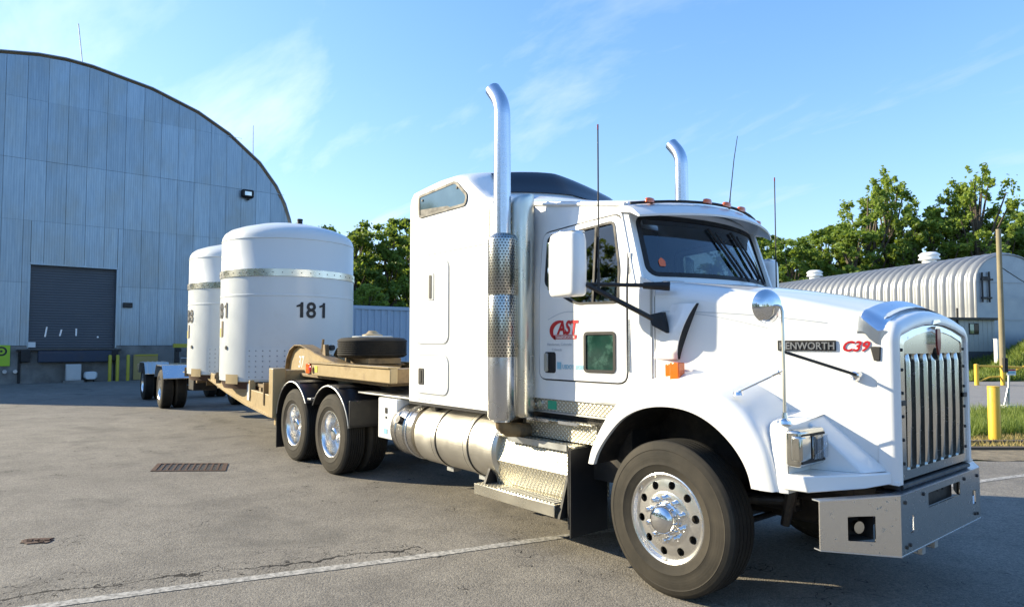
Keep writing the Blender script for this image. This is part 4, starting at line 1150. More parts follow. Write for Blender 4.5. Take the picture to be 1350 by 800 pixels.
# --- mirrors
def mirror(s):
    m = MB(); secs = []
    for z, a, r_ in ((2.075, .86, .05), (2.085, .95, .06), (2.11, 1, .06), (2.30, 1.02, .06), (2.49, 1, .06), (2.54, .95, .06), (2.555, .84, .05)):
        x0, x1 = -.745 - .155 * a, -.745 + .155 * a; yo, yi = -1.385 - .078 * a, -1.385 + .078 * a
        secs.append([(x, y, z) for x, y in rrect(x0, x1, yo, yi, .055, 4)])
    m.loft(secs)
    h = part('side_mirror', mir(m, s), 'white', TR, 50, bevel=.012)
    part('mirror_face', mir(MB().box(-.909, -.902, -1.44, -1.335, 2.13, 2.50), s), 'mirror_glass', h)
    part('mirror_cap', mir(MB().box(-.88, -.62, -1.45, -1.32, 2.556, 2.568), s), 'chrome', h, bevel=.006)
    a = MB().tube([(-.66, -1.37, 2.165), (-.35, -1.12, 2.15), (-.16, -.99, 2.14)], .015, 10)
    arm = part('mirror_arm', mir(a, s), 'frame', h)
    part('lower_arm', mir(MB().tube([(-.60, -1.33, 2.16), (-.30, -1.11, 1.96), (-.20, -1.0, 1.88)], .02, 10), s), 'frame', h)
    part('arm_bracket', mir(MB().tube([(-.28, -1.06, 2.145), (-.12, -.955, 2.135)], [.024, .034], 12), s), 'gasket', h)
    part('lower_bracket', mir(MB().loft([[(-.24, -1.05, 1.93), (-.16, -1.0, 1.95), (-.16, -.95, 1.95), (-.24, -.95, 1.93)], [(-.22, -1.05, 1.85), (-.12, -1.0, 1.79), (-.12, -.95, 1.79), (-.22, -.95, 1.85)]]), s), 'gasket', h, bevel=.008)
    an = part('antenna', mir(MB().tube([(-.53, -1.27, 2.10), (-.53, -1.27, 2.24), (-.53, -1.27, 2.26), (-.53, -1.27, 3.33)], [.013, .013, .0065, .0055], 8), s), 'frame', TR)
    part('antenna_tip', mir(MB().tube([(-.53, -1.27, 3.33), (-.53, -1.27, 3.37)], .0065, 8), s), 'dark_red', an)
both(mirror)
part('whip_antenna', MB().tube([(-.62, .60, 2.95), (-.61, .61, 3.1), (-.57, .62, 3.45), (-.53, .62, 3.66)], [.012, .005, .004, .003], 6), 'gasket', TR)
def hoodmir(s):
    c = Vector((.80, -1.165, 1.945))
    m = MB().lathe([(.001, .012), (.05, .018), (.085, .035), (.10, .055), (.104, .062), (.10, .066), (.095, .064), (.05, .07), (.001, .072)], (0, 0, 0), 'x', 40)
    rot = Matrix.Rotation(R(-205), 3, 'Z'); m.map(lambda x, y, z: tuple(rot @ Vector((x, y, z)) + c))
    h = part('hood_mirror', mir(m, s), 'chrome', TR, 60)
    part('mirror_post', mir(MB().tube([c + Vector((-.03, .01, .0)), (.81, -1.13, 1.945), (.83, -1.13, 1.935), (.838, -1.13, 1.91), (.84, -1.13, 1.6), (.84, -1.13, 1.255)], .0095, 8), s), 'band', h)
    part('post_foot', mir(MB().lathe([(.001, 1.243), (.045, 1.245), (.04, 1.262), (.018, 1.275), (.014, 1.31)], (.84, -1.13, 0), 'z', 16), s), 'chrome', h)
    part('brace_rod', mir(MB().tube([(.84, -1.13, 1.56), (.52, -1.10, 1.415)], [.009, .009], 8).tube([(.81, -1.127, 1.546), (.77, -1.123, 1.53)], .015, 8), s), 'chrome', h)
    part('brace_foot', mir(MB().lathe([(.001, 1.39), (.035, 1.392), (.028, 1.412), (.001, 1.42)], (.515, -1.10, 0), 'z', 12), s), 'chrome', h)
    part('stay_rod', mir(MB().tube([(.84, -1.13, 1.67), (1.07, -.70, 1.528)], .0095, 8), s), 'frame', h)
    rot2 = Vector((-.2149, -.976, 0)).normalized()
    q = Vector((1.063, -.659, 1.521)); m = MB()
    u = Vector((0, 0, 1)); w = rot2.cross(u)
    m.loft([[q + rot2 * hh + (u * math.cos(a) + w * math.sin(a)) * rr for a in [2 * math.pi * k / 16 for k in range(16)]] for rr, hh in ((.032, 0), (.034, .02), (.028, .04), (.012, .052), (.002, .054))])
    part('rod_knob', mir(m, s), 'chrome', h)
both(hoodmir)

# ================================================================ THE TRAILER (base: ground under the kingpin)
TRZ = R(-3.2)
TL = thing('flatbed_trailer', 'tan drop-deck trailer with a curved gooseneck coupled behind the white truck', 'trailer', (-6.1, -.42, 0), TRZ)
def TP(name, mb, mat, parent=TL, **k): return part(name, mb, mat, parent, **k)
for s in (-1, 1):
    y = s * .58
    rail = TP('gooseneck_rail', MB().box(-.55, 2.25, y - .05, y + .05, 1.255, 1.43), 'tan', bevel=.01)
    TP('rail_flange', MB().box(-.55, 2.25, y - .075, y + .075, 1.43, 1.445), 'tan', rail)
    if s < 0:
        lt = TP('marker_light_box', MB().box(-.57, -.40, y - .075, y - .052, 1.275, 1.42), 'amber', rail, bevel=.008)
        TP('red_marker_lens', MB().lathe([(.048, -.078), (.045, -.092), (.03, -.1), (.001, -.103)], (-.34, y, 1.345), 'y', 16), 'redlens', rail)
        TP('yellow_tag', MB().box(-.23, -.13, y - .056, y - .051, 1.305, 1.39), 'yellow_tag', rail)
    GP = [(-2.05, 1.00), (-2.07, 1.28), (-2.0, 1.46), (-1.85, 1.60), (-1.6, 1.68), (-1.3, 1.68), (-.9, 1.61), (-.3, 1.50), (.4, 1.40), (.4, 1.26), (-1.1, 1.26), (-1.35, 1.22), (-1.45, 1.05), (-1.5, 1.0)]
    y2 = s * .40
    g = TP('gooseneck_plate', MB().prism(GP, 'y', y2 - .03, y2 + .03), 'tan', bevel=.006)
    fl = MB().loft([[(a, y2 - .10, b), (a, y2 + .10, b), (a, y2 + .10, b + .018), (a, y2 - .10, b + .018)] for a, b in GP[1:9]])
    TP('gooseneck_flange', fl, 'tan_dark', g)
    if s < 0:
        t = text_mb('37', .27, .0005, .15, .002); t.map(lambda x, y, z: (-1.60 + x, y2 - .032 - z, 1.33 + y)); TP('chalked_number', t, 'white', g, smooth=0)
TP('gooseneck_cross_plate', MB().box(-1.9, 1.9, -.5, .5, 1.20, 1.25).box(1.9, 2.2, -.62, .62, 1.25, 1.42).box(-.7, .5, -.38, .38, 1.25, 1.42), 'tan_dark', bevel=.01)
TP('bulkhead', MB().box(-1.42, -1.30, -.80, .80, .60, 1.30), 'tan', bevel=.012)
for s in (-1, 1):
    TP('bulkhead_post', MB().box(-1.48, -1.26, s * .83 - .10, s * .83 + .10, .56, 1.33), 'tan', bevel=.012)
    TP('landing_foot', MB().box(-1.42, -1.32, s * .80 - .06, s * .80 + .06, .44, .58), 'tan', bevel=.01)
    BT = [(-1.46, .58), (-2.9, .66), (-4.3, .79), (-6.0, .98), (-7.5, 1.02), (-8.8, 1.02)]
    TT = [(-8.8, 1.12), (-7.5, 1.12), (-6.0, 1.11), (-4.3, .985), (-2.9, .93), (-1.46, .90)]
    y = s * .86
    TP('side_beam', MB().prism(BT + TT, 'y', y - .03, y + .03), 'tan', bevel=.006)
    TP('beam_flange', MB().loft([[(a, y - .07, b - .015), (a, y + .07, b - .015), (a, y + .07, b + .005), (a, y - .07, b + .005)] for a, b in BT]), 'tan')
    for x, w in ((-1.85, .05), (-2.75, .16), (-4.6, .10), (-5.4, .05)):
        zb = .60 + .10 * (-x - 1.6) / 1.3
        TP('beam_upright', MB().box(x - w / 2, x + w / 2, y - .05, y + .05, zb + .1, 1.08), 'tan' if w > .05 else 'tan_dark', bevel=.006)
    TP('chalk_patch', MB().box(-2.83, -2.70, y - .053, y - .0505, .74, 1.02), 'white') if s < 0 else None
TP('deck_floor', MB().box(-8.9, -1.6, -.80, .80, .98, 1.03).box(-8.9, -1.6, -.35, -.25, .70, .98).box(-8.9, -1.6, .25, .35, .70, .98), 'tan_dark')
for x in (-2.3, -3.5, -4.7, -5.4, -6.5, -7.6): TP('cross_beam', MB().box(x - .06, x + .06, -.84, .84, .80, .98), 'tan_dark')
TP('rear_frame', MB().box(-15.6, -8.7, -.48, -.38, .80, 1.08).box(-15.6, -8.7, .38, .48, .80, 1.08).box(-15.6, -15.5, -1.15, 1.15, .85, 1.05), 'tan', bevel=.01)
TP('tool_box', MB().box(-8.5, -7.9, -.85, -.35, .60, .95), 'frame', bevel=.02)
for ax_ in (-10.55, -13.9):
    TP('trailer_axle', MB().tube([(ax_, -.95, .51), (ax_, .95, .51)], .07, 12).box(ax_ - .4, ax_ + .4, -.5, -.36, .6, .8).box(ax_ - .4, ax_ + .4, .36, .5, .6, .8), 'frame')
    for s in (-1, 1):
        wheel(TL, ax_, s * 1.06, .51, False, left=s > 0, detailed=False, sc=.975)
        wheel(TL, ax_, s * .73, .51, False, left=s > 0, inner=True, sc=.975)
        P_ = [(ax_ + .78, .80), (ax_ + .62, 1.00), (ax_ + .50, 1.12), (ax_ - .50, 1.12), (ax_ - .62, 1.0), (ax_ - .78, .80)]
        m = MB().loft([[(a, s * 1.22, b), (a, s * 1.22, b + .02), (a, s * .56, b + .02), (a, s * .56, b)] for a, b in P_])
        f = TP('trailer_fender', m, 'tank' if ax_ < -12 else 'alloy')
        if ax_ < -12:
            for q in range(5):
                yy = s * (.62 + .13 * q); TP('fender_ridge', MB().tube([(a, yy, b + .022) for a, b in P_], .015, 6), 'tank', f)
# spare wheel lying flat
sp = link('spare_tyre', TYRE_REAR, TL, (.12, .10, 1.655)); sp.rotation_euler = (R(-90), 0, 0); sp.scale = (.96, 1.0, .96)
TP('spare_rim', MB().lathe([(.295, .115), (.31, .165), (.29, .17), (.25, .14), (.20, .16), (.12, .165), (.11, .18), (.09, .19), (.001, .195)], (0, 0, 0), 'z', 40), 'white_cask', sp).rotation_euler = (R(90), 0, 0)
TP('spare_hub', MB().lathe([(.16, .16), (.155, .19), (.10, .205), (.06, .245), (.001, .25)], (0, 0, 0), 'z', 24), 'tan', sp).rotation_euler = (R(90), 0, 0)
TP('spare_bracket', MB().prism([(-.55, .0), (-.5, .26), (-.42, .26), (-.38, 0)], 'y', -.42, -.36).map(lambda x, y, z: (x, y, z + 1.44)).tube([(-.75, -.35, 1.50), (-.68, -.35, 1.78)], .02, 8).box(-.3, .55, -.15, .35, 1.43, 1.51), 'tan_dark')

# ================================================================ THE CASKS
CR, CZ = 1.205, 1.04
def onc(r, az, z): return (r * math.cos(az), r * math.sin(az), z)
def cask(loc, num, label):
    C = thing('shipping_cask', label, 'cask', (*loc, CZ), TRZ, 'white shipping casks standing on the trailer')
    wall = MB().lathe([(.001, .0), (1.16, .0), (1.195, .02), (CR - .012, .06), (CR - .006, .10), (CR - .006, 1.50), (CR, 1.505), (CR, 1.535), (CR - .006, 1.54), (CR - .004, 1.84), (CR - .004, 1.985), (CR - .012, 2.0), (CR - .012, 2.52), (CR - .022, 2.60), (CR - .06, 2.67), (CR - .14, 2.735), (.9, 2.80), (.6, 2.885), (.3, 2.93), (.001, 2.945)], (0, 0, 0), 'z', 96)
    part('cask_shell', wall, 'white_cask', C, 45)
    part('steel_band', MB().lathe([(CR, 1.845), (CR + .012, 1.85), (CR + .012, 1.975), (CR, 1.98)], (0, 0, 0), 'z', 96), 'band', C, 45)
    m = MB()
    for k in range(48):
        a = 2 * math.pi * k / 48; q = Vector(onc(CR + .012, a, 1.913)); n_ = Vector((math.cos(a), math.sin(a), 0)); u = Vector((-math.sin(a), math.cos(a), 0))
        m.loft([[q + n_ * h + (u * math.cos(b) + Vector((0, 0, 1)) * math.sin(b)) * r_ for b in [math.pi * 2 * i / 8 for i in range(8)]] for r_, h in ((.010, -.003), (.009, .006), (.004, .008))])
    part('band_bolt', m, 'frame', C, kind='stuff')
    part('shell_lip', MB().lathe([(CR - .014, 2.51), (CR - .004, 2.515), (CR - .004, 2.53), (CR - .014, 2.535)], (0, 0, 0), 'z', 96), 'white_cask', C)
    for az in (0, -90, 90, 180):
        t = MB(); xo = 0
        for chx in num:
            if chx == '1': t.add([(xo + .10, 0, 0), (xo + .165, 0, 0), (xo + .165, .30, 0), (xo + .115, .30, 0), (xo + .10, .262, 0), (xo + .03, .235, 0), (xo + .03, .20, 0), (xo + .10, .215, 0)], [(0, 1, 2, 3, 4, 7), (4, 5, 6, 7)])
            else:
                g_ = text_mb(chx, .43, 0, 0, .009); t.add([(x + xo - .015, y, z) for x, y, z in g_.v], g_.f)
            xo += .235
        w = xo
        t.map(lambda x, y, z: onc(CR + .003 + (0), R(az + 2) + (x - w / 2) * .86 / CR, 1.13 + y * .9))
        part('cask_number', t, 'blackprint', C, 0, label='black stencilled number ' + num)
    for a0 in (-52, 38, 128, 218):
        rows = []
        for z in (.05, .61):
            rows.append([onc(CR + .006, R(a0 + 35 * k / 8), z) for k in range(9)])
        p = part('patch_plate', MB().grid(rows), 'white_cask', C, 60)
        m = MB()
        for i in range(6):
            for j in range(6):
                a = R(a0 + 3 + 29 * (i + .0) / 5); z = .10 + .09 * j; n_ = Vector((math.cos(a), math.sin(a), 0)); u = Vector((-math.sin(a), math.cos(a), 0)); q = n_ * (CR + .007) + Vector((0, 0, z))
                m.loft([[q + n_ * h + (u * math.cos(b) + Vector((0, 0, 1)) * math.sin(b)) * r_ for b in [math.pi * 2 * k / 6 for k in range(6)]] for r_, h in ((.014, -.002), (.010, .006), (.003, .007))])
        part('plate_rivet', m, 'grey_metal', p, kind='stuff')
        m = MB(); q = [onc(CR + .03, R(a0 + 30 + k * 4), z) for k in range(2) for z in (0, .3)]
        part('tie_down_lug', MB().add([onc(r_, R(a0 + 28 + k * 4.5), z) for r_ in (CR - .02, CR + .055) for k in range(2) for z in (-.06, .14)],
             [(0, 1, 3, 2), (4, 6, 7, 5), (0, 4, 5, 1), (2, 3, 7, 6), (0, 2, 6, 4), (1, 5, 7, 3)]), 'tan_dark', C)
        rows = [[onc(CR + .012, R(a0 - 24 + 16 * k / 6), z) for k in range(7)] for z in (-.03, .135)]
        part('corner_pad', MB().grid(rows), 'tan', C)
        rows = [[onc(CR + .006, R(a0 - 36 + 3.2 * k / 3), z) for k in range(4)] for z in (.80, 1.08)]
        if a0 in (-52, 128): part('side_slot', MB().grid(rows), 'tan_dark', C)
        rows = [[onc(CR + .014, R(a0 - 39 + 3.2 * k / 3), z) for k in range(4)] for z in (.79, .95)]
        if a0 in (-52, 128): part('slot_tag', MB().grid(rows), 'yellow_dull', C)
        for az, z, r_, dd in ((a0 + 72, .60, .05, .06), (a0 - 25, .60, .035, .01)) if a0 in (-52, 128) else ():
            a = R(az); n_ = Vector((math.cos(a), math.sin(a), 0))
            part('vent_port', MB().tube([n_ * (CR - .02) + Vector((0, 0, z)), n_ * (CR + dd) + Vector((0, 0, z))], r_, 14), 'gasket', C)
    v = part('top_valve', MB().lathe([(.11, 2.93), (.11, 2.955), (.05, 2.96), (.05, 3.03), (.055, 3.03), (.055, 3.06), (.001, 3.065)], (.12, .15, 0), 'z', 18), 'gasket', C)
    part('cradle_ring', MB().lathe([(1.08, -.12), (1.12, -.12), (1.17, -.002), (1.02, -.002)], (0, 0, 0), 'z', 48, closed=True), 'rust', C)
    return C
def onTL(s_, y=0):
    c, sn = math.cos(TRZ), math.sin(TRZ); return (-6.1 + (-s_) * c - y * sn, -.42 + (-s_) * sn + y * c)
cask(onTL(3.52), '181', 'front white domed cask numbered 181 standing just behind the gooseneck')
cask(onTL(6.65), '188', 'rear white cask half hidden behind the one numbered 181')

# ================================================================ LEFT WAREHOUSE
WX = -32.5
WH = thing('arched_warehouse', 'huge arched corrugated metal warehouse with a dark roller door', 'warehouse', (WX, -2.0, 0))
HP = [(0, 14.42), (1, 14.36), (3.45, 13.93), (5.5, 13.25), (6.98, 12.45), (8.54, 11.22), (9.43, 10.1), (9.9, 9.2), (10.17, 8.4), (10.45, 7.2), (10.65, 5.8), (10.75, 4.0), (10.8, 1.6)]
def topz(y):
    a = abs(y)
    for (y0, z0), (y1, z1) in zip(HP, HP[1:]):
        if a <= y1: return z0 + (z1 - z0) * (a - y0) / (y1 - y0)
    return 1.6
rows_z = [1.62, 4.35, 7.05, 9.72, 12.38, 15.0]
pit = .755; y0_ = -.34 + 2.0
DX0, DX1, DZ = -3.07 + 2.0, .20 + 2.0, 5.16
rn = random.Random(3)
k0 = int((-10.8 - y0_) / pit) - 1; k1 = int((10.8 - y0_) / pit) + 1
for k in range(k0, k1 + 1):
    a = max(-10.72, y0_ + k * pit); b = min(10.72, y0_ + (k + 1) * pit)
    if b - a < .08: continue
    for r_ in range(5):
        za, zb = rows_z[r_], rows_z[r_ + 1]
        jit = rn.choice((0, 0, 0, .25, -.2)) if 0 < r_ < 4 else 0
        spans = [(a, b, za, zb)]
        if a < DX1 and b > DX0 and za < DZ:
            spans = []
            if a < DX0: spans.append((a, DX0 - .004, za, zb))
            if b > DX1: spans.append((DX1 + .004, b, za, zb))
            if zb > DZ: spans.append((max(a, DX0), min(b, DX1), DZ + .01, zb))
        for (p, q, zl, zh) in spans:
            p += .006; q -= .006; ys = [q + (p - q) * i / 4 for i in range(5)]
            tops = [(y, min(zh - .008, topz(y) - .03)) for y in ys]
            if max(t[1] for t in tops) <= zl + .05: continue
            tops = [(y, max(z, zl + .01)) for y, z in tops]
            off = rn.uniform(0, .012) + (.014 if r_ % 2 else 0)
            part('cladding_panel', MB().prism([(p, zl)] + [(q, zl)] + tops, 'x', .01 + off, .03 + off), 'cladding', WH, 0)
# backing, roof shell, trim
full = [(y, z) for y, z in HP] + [(10.8, 0), (-10.8, 0)] + [(-y, z) for y, z in HP[::-1][:-1]]
dop = [(DX0, 1.5), (DX1, 1.5), (DX1, DZ), (DX0, DZ)]
part('end_wall', holed(full, [dop], 'x', -.25, 0), 'frame', WH, 0)
arc = [(-y, z) for y, z in HP[::-1]] + HP[1:]
part('vault_roof', MB().grid([[(x, y * 1.01, z * 1.006) for y, z in [(-10.8, 0)] + arc + [(10.8, 0)]] for x in (.10, -12, -24, -36)]), 'rib', WH, 40)
part('roof_edge_trim', MB().tube([(.09, y * 1.012, z * 1.006 + .01) for y, z in arc], .035, 6), 'grey_metal', WH)
part('foundation_wall', MB().box(-.1, .09, -10.85, -1.85 + .75, 0, 1.60).box(-.1, .09, 2.25, 10.85, 0, 1.60).box(-.1, .09, -1.10, 2.25, 0, 1.48), 'concrete', WH)
sd = MB(); rows = []
for k in range(64):
    z = 1.50 + (DZ - 1.50) * k / 63; rows.append([(-.16 + (.008 if k % 2 else 0), DX0 + .0, z), (-.16 + (.008 if k % 2 else 0), DX1, z)])
dr = part('roller_door', MB().grid(rows), 'roller', WH, 0)
part('door_jamb', MB().box(-.2, .055, DX0 - .05, DX0 + .015, 1.5, DZ).box(-.2, .055, DX1 - .015, DX1 + .05, 1.5, DZ).box(-.2, .055, DX0 - .05, DX1 + .05, DZ - .02, DZ + .06), 'cladding', WH)
for y, z0, z1, lean in ((-2.46, 2.0, 2.44, .06), (-1.92, 2.04, 2.33, .06), (-1.31, 2.05, 2.38, 0)):
    part('door_scuff_strip', MB().add([(-.135, y + 2 - .03, z0), (-.135, y + 2 + .03, z0), (-.135, y + 2 + .03 + lean, z1), (-.135, y + 2 - .03 + lean, z1)], [(0, 1, 2, 3)]), 'white', dr, 0)
part('door_scuff_strip', MB().box(-.135, -.13, 1.49, 1.56, 1.97, 2.04), 'white', dr, 0)
part('dock_ledge', MB().box(.09, .30, -1.46, 2.42, 1.40, 1.46), 'frame', WH)
part('dock_curtain', MB().box(.10, .50, -.72, 2.0, .90, 1.385), 'navy', WH, bevel=.02)
for y in (-1.15, 2.12): part('dock_bumper', MB().box(.09, .35, y - .17, y + .17, .92, 1.40), 'gasket', WH, bevel=.02)
part('notice_plate', MB().box(.09, .11, -1.06, -.80, 1.54, 1.77), 'white_cask', WH, 0)
part('wall_vent_box', MB().box(.06, .16, 2.47, 2.85, 3.38, 3.61), 'frame', WH, bevel=.01)
wl_ = part('wall_flood_light', MB().box(.06, .34, 7.68, 8.28, 9.28, 9.70), 'gasket', WH, bevel=.08, seg=3)
part('light_lens', MB().box(.341, .35, 7.80, 8.14, 9.38, 9.58), 'lens', wl_, bevel=.003)
part('photocell', MB().box(.14, .22, 7.96, 8.06, 9.16, 9.28), 'gasket', wl_)
for y, z0, z1, dx, ly in ((.72, 14.25, 16.5, -.6, -.25), (8.38, 11.3, 13.3, -.3, -.03)):
    part('lightning_rod', MB().tube([(dx, y, z0), (dx, y + ly, z1)], .025, 6), 'galv', WH)
part('rust_streak_panel', MB().box(.056, .062, .48 + .0, .98, 12.40, 14.30), 'tan_dark', WH, 0) if False else None
for y in (-1.82 - .02, -1.48): part('hose_fitting', MB().tube([(.09, y, .52), (.22, y, .52)], .08, 12), 'galv', WH)
part('conduit', MB().tube([(.13, -1.35, .0), (.13, -1.35, 1.35)], .05, 8), 'frame', WH)
part('conduit', MB().tube([(.11, 2.18, 0), (.11, 2.18, 1.3)], .04, 8), 'frame', WH)
# things by the dock
sg = thing('green_sign', 'bright green warning sign on the warehouse base wall at the left', 'sign', (WX + .12, -4.05, 0))
part('sign_board', MB().box(0, .03, -.38, .38, .76, 1.64), 'green_sign', sg)
part('sign_emblem', MB().lathe([(.20, .032), (.13, .034)], (0, .08, 1.38), 'x', 20).lathe([(.05, .033), (.001, .034)], (0, .08, 1.38), 'x', 12), 'blackprint', sg, 0)
eb = thing('electric_cabinet', 'low beige cabinet on a base standing below the dock curtain', 'cabinet', (WX + .5, -1.45, 0))
part('cabinet_body', MB().box(-.2, .25, -.28, .28, .10, .80), 'concrete_white', eb, bevel=.015)
part('cabinet_base', MB().box(-.28, .32, -.38, .38, 0, .10), 'concrete', eb)
part('cabinet_door', MB().box(.251, .262, -.24, .24, .16, .74), 'concrete_white', eb)
bg_ = thing('cooling_unit', 'small white bundled unit on legs to the right of the beige cabinet', 'equipment', (WX + .45, -.80, 0))
part('unit_body', MB().loft([[(x, y * w, z) for y, z in rrect(-.26, .26, .12, .46, .12)] for x, w in ((-.2, .7), (-.1, 1), (.15, 1), (.25, .75))]), 'white_cask', bg_, bevel=.02)
part('unit_leg', MB().tube([(0, -.15, 0), (0, -.12, .15)], .03).tube([(0, .15, 0), (0, .12, .15)], .03), 'frame', bg_)
for i, (y, lb) in enumerate(((-.06, 'leftmost of the three slim yellow bollards beside the dock'), (.24, 'middle one of the three slim yellow bollards beside the dock'), (.66, 'slim yellow bollard by the dock, nearest the yellow board'))):
    b = thing('dock_bollard', lb, 'bollard', (WX + .55, y, 0), 0, 'slim yellow bollards beside the dock')
    part('bollard_post', MB().lathe([(.001, 0), (.07, 0), (.07, 1.15), (.05, 1.19), (.001, 1.2)], (0, 0, 0), 'z', 14), 'yellow_dull', b)
bd = thing('yellow_board', 'tall yellow board leaning on the warehouse base wall behind the trailer wheels', 'board', (WX + .25, 1.55, 0))
part('board_sheet', MB().box(-.05, 0, -.62, .40, .02, 1.20), 'board', bd)
part('board_edge', MB().box(0, .02, -.55, .40, 1.13, 1.20), 'yellow_dull', bd)
hb = thing('crane_beam', 'yellow lifting beam sticking out left of the white casks', 'beam', (WX + 1.4, 2.35, 0))
part('beam', MB().box(-.08, .08, 0, 2.4, 1.52, 1.70), 'yellow_dull', hb)
part('beam_post', MB().box(-.1, .1, .08, .25, 0, 1.52), 'frame', hb)
part('hoist', MB().box(-.12, .12, .10, .34, 1.32, 1.50), 'gasket', hb, bevel=.03)
ck = thing('steel_crate', 'grey steel crate with rails behind the trailer wheels', 'crate', (WX + 2.2, 3.2, 0))
part('crate_body', MB().box(-.5, .5, -.8, .8, .05, .75), 'grey_metal', ck, bevel=.02)
part('crate_rail', MB().tube([(.5, -.8, .78), (.5, -.8, 1.05), (.5, .8, 1.05), (.5, .8, .78)], .03), 'galv', ck)

# ================================================================ GROUND
def YD(lat, d, z=0.0):
    q = CAM + cr * lat + cf0 * d; return (q.x, q.y, z)
struct('terrain', MB().add([(-1500, -1500, -.012), (1500, -1500, -.012), (1500, 1500, -.012), (-1500, 1500, -.012)], [(0, 1, 2, 3)]), 'earth')
struct('asphalt_yard', MB().add([YD(-140, -60), YD(140, -60), YD(140, 9.75), YD(4, 9.75), YD(4, 34), YD(-6, 60), YD(-140, 110)], [(0, 1, 2, 3, 4, 5, 6)]), 'asphalt')
wb = random.Random(5)
def strip(name, d0, d1, l0, l1, z, mat, wob=.06, n=60):
    rows = []
    for e, d in ((0, d0), (1, d1)):
        rows.append([YD(l0 + (l1 - l0) * k / n, d + wb.uniform(-wob, wob), z) for k in range(n + 1)])
    return struct(name, MB().grid(rows), mat)
strip('gravel_verge', 9.8, 11.9, 4, 90, .004, 'gravel', .10, 300)
strip('grass_verge', 11.5, 16.1, 4, 90, .008, 'soil', .10, 300)
strip('side_road', 16.0, 30.2, 4, 120, .012, 'road', .05, 100)
strip('road_gravel_edge', 30.0, 33.0, 4, 120, .016, 'gravel', .15, 100)
def sm(t): t = cl(t); return t * t * (3 - 2 * t)
def bankh(lat, d):
    u = lat - (22.7 + (d - 33) * .70)
    return 2.1 * sm(u / 4.6) * sm((d - 29.6) / 2.6) + .06 * noise.noise(Vector((lat * .7, d * .7, 0))) + (.85 * sm((d - 33.5) / 3.0) if u < 3 else 0) * (1 - sm(u / 3)) + .0
rows = []
for i in range(40):
    d = 29.6 + (i / 39) ** 1.6 * 60; rows.append([YD(l, d, .02 + bankh(l, d)) for l in [12 + .5 * k for k in range(70)] + [48, 55, 70, 100]])
struct('grassy_bank', MB().grid(rows), 'soil', 60)
ln = MB(); rows = []
for k in range(80):
    y = -7.5 + 21 * k / 79; x = -1.24 + .275 * y + .012 * math.sin(y * 2.1); w = .052 + wb.uniform(-.006, .006); rows.append([(x - w, y, .004), (x + w, y, .004)])
struct('painted_line', MB().grid(rows), 'line')
for z_, dd in ((.05, 11.35), (.04, 10.75)):
    pass
tmb = MB()
q = [YD(5, 11.25), YD(60, 11.35)]
u = (Vector(q[1]) - Vector(q[0])).normalized(); w = Vector((-u.y, u.x, 0))
for k, (dd, h) in enumerate(((11.3, .07), (10.75, .045))):
    a, b = Vector(YD(5, dd)), Vector(YD(60, dd + .1))
    tb = thing('landscape_timber', ('dark half-buried timber just in front of the yellow bollard', 'low weathered timber between the gravel and the asphalt')[k], 'timber', a)
    a0 = Vector((0, 0, 0)); b0 = b - a
    part('timber_beam', MB().add([a0, b0, b0 + w * .12, a0 + w * .12] + [Vector(v) + Vector((0, 0, h)) for v in (a0, b0, b0 + w * .12, a0 + w * .12)], [(0, 1, 2, 3), (4, 5, 6, 7), (0, 1, 5, 4), (1, 2, 6, 5), (2, 3, 7, 6), (3, 0, 4, 7)]), 'bark', tb)
# storm drain
c0, c1, c2, c3 = Vector((-7.83, -2.83)), Vector((-7.17, -2.02)), Vector((-6.46, -2.22)), Vector((-7.0, -2.96))
sdn = thing('storm_drain', 'rusty rectangular storm drain grate set in the asphalt', 'drain grate', (-7.12, -2.50, 0))
gu, gv = Vector((.615, .788, 0)), Vector((.86, -.30, 0)).normalized()
def GQ(u0, u1, v0, v1, z0, z1):
    c = [gu * a_ + gv * b_ for a_, b_ in ((u0, v0), (u1, v0), (u1, v1), (u0, v1))]
    return MB().add([tuple(p + Vector((0, 0, z))) for z in (z0, z1) for p in c], [(0, 1, 2, 3), (4, 5, 6, 7), (0, 1, 5, 4), (1, 2, 6, 5), (2, 3, 7, 6), (3, 0, 4, 7)])
L_, W_ = .50, .30
part('grate_frame', GQ(-L_, L_, -W_, -W_ + .04, .001, .010), 'rust', sdn); part('grate_frame', GQ(-L_, L_, W_ - .04, W_, .001, .010), 'rust', sdn)
part('grate_frame', GQ(-L_, -L_ + .06, -W_ + .04, W_ - .04, .001, .010), 'rust', sdn); part('grate_frame', GQ(L_ - .06, L_, -W_ + .04, W_ - .04, .001, .010), 'rust', sdn)
part('pit_shade_sheet', GQ(-L_ + .06, L_ - .06, -W_ + .04, W_ - .04, .001, .0025), 'gasket', sdn)  # flat black sheet on the asphalt, its colour standing in for the shaded pit
for k in range(10):
    x = -L_ + .12 + k * (2 * L_ - .24) / 9; part('grate_bar', GQ(x - .014, x + .014, -W_ + .04, W_ - .04, .003, .009), 'rust', sdn)
mh = thing('metal_cover', 'small rusty broken cover in the asphalt at the lower left', 'cover', (-4.25, -4.40, 0), R(50))
m = MB(); n_ = 18; rr_ = random.Random(4)
pp = [(.135 * (1 + rr_.uniform(-.25, .2)) * math.cos(2 * math.pi * k / n_), .095 * (1 + rr_.uniform(-.25, .2)) * math.sin(2 * math.pi * k / n_)) for k in range(n_)]
part('cover_plate', MB().prism(pp, 'z', .001, .008), 'rust', mh, bevel=.003)
for k in range(7):
    x, y = rr_.uniform(-.09, .09), rr_.uniform(-.05, .05); part('rust_flake', MB().prism([(x - .02, y - .01), (x + .025, y - .012), (x + .015, y + .015), (x - .018, y + .01)], 'z', .008, .016), 'rust', mh)
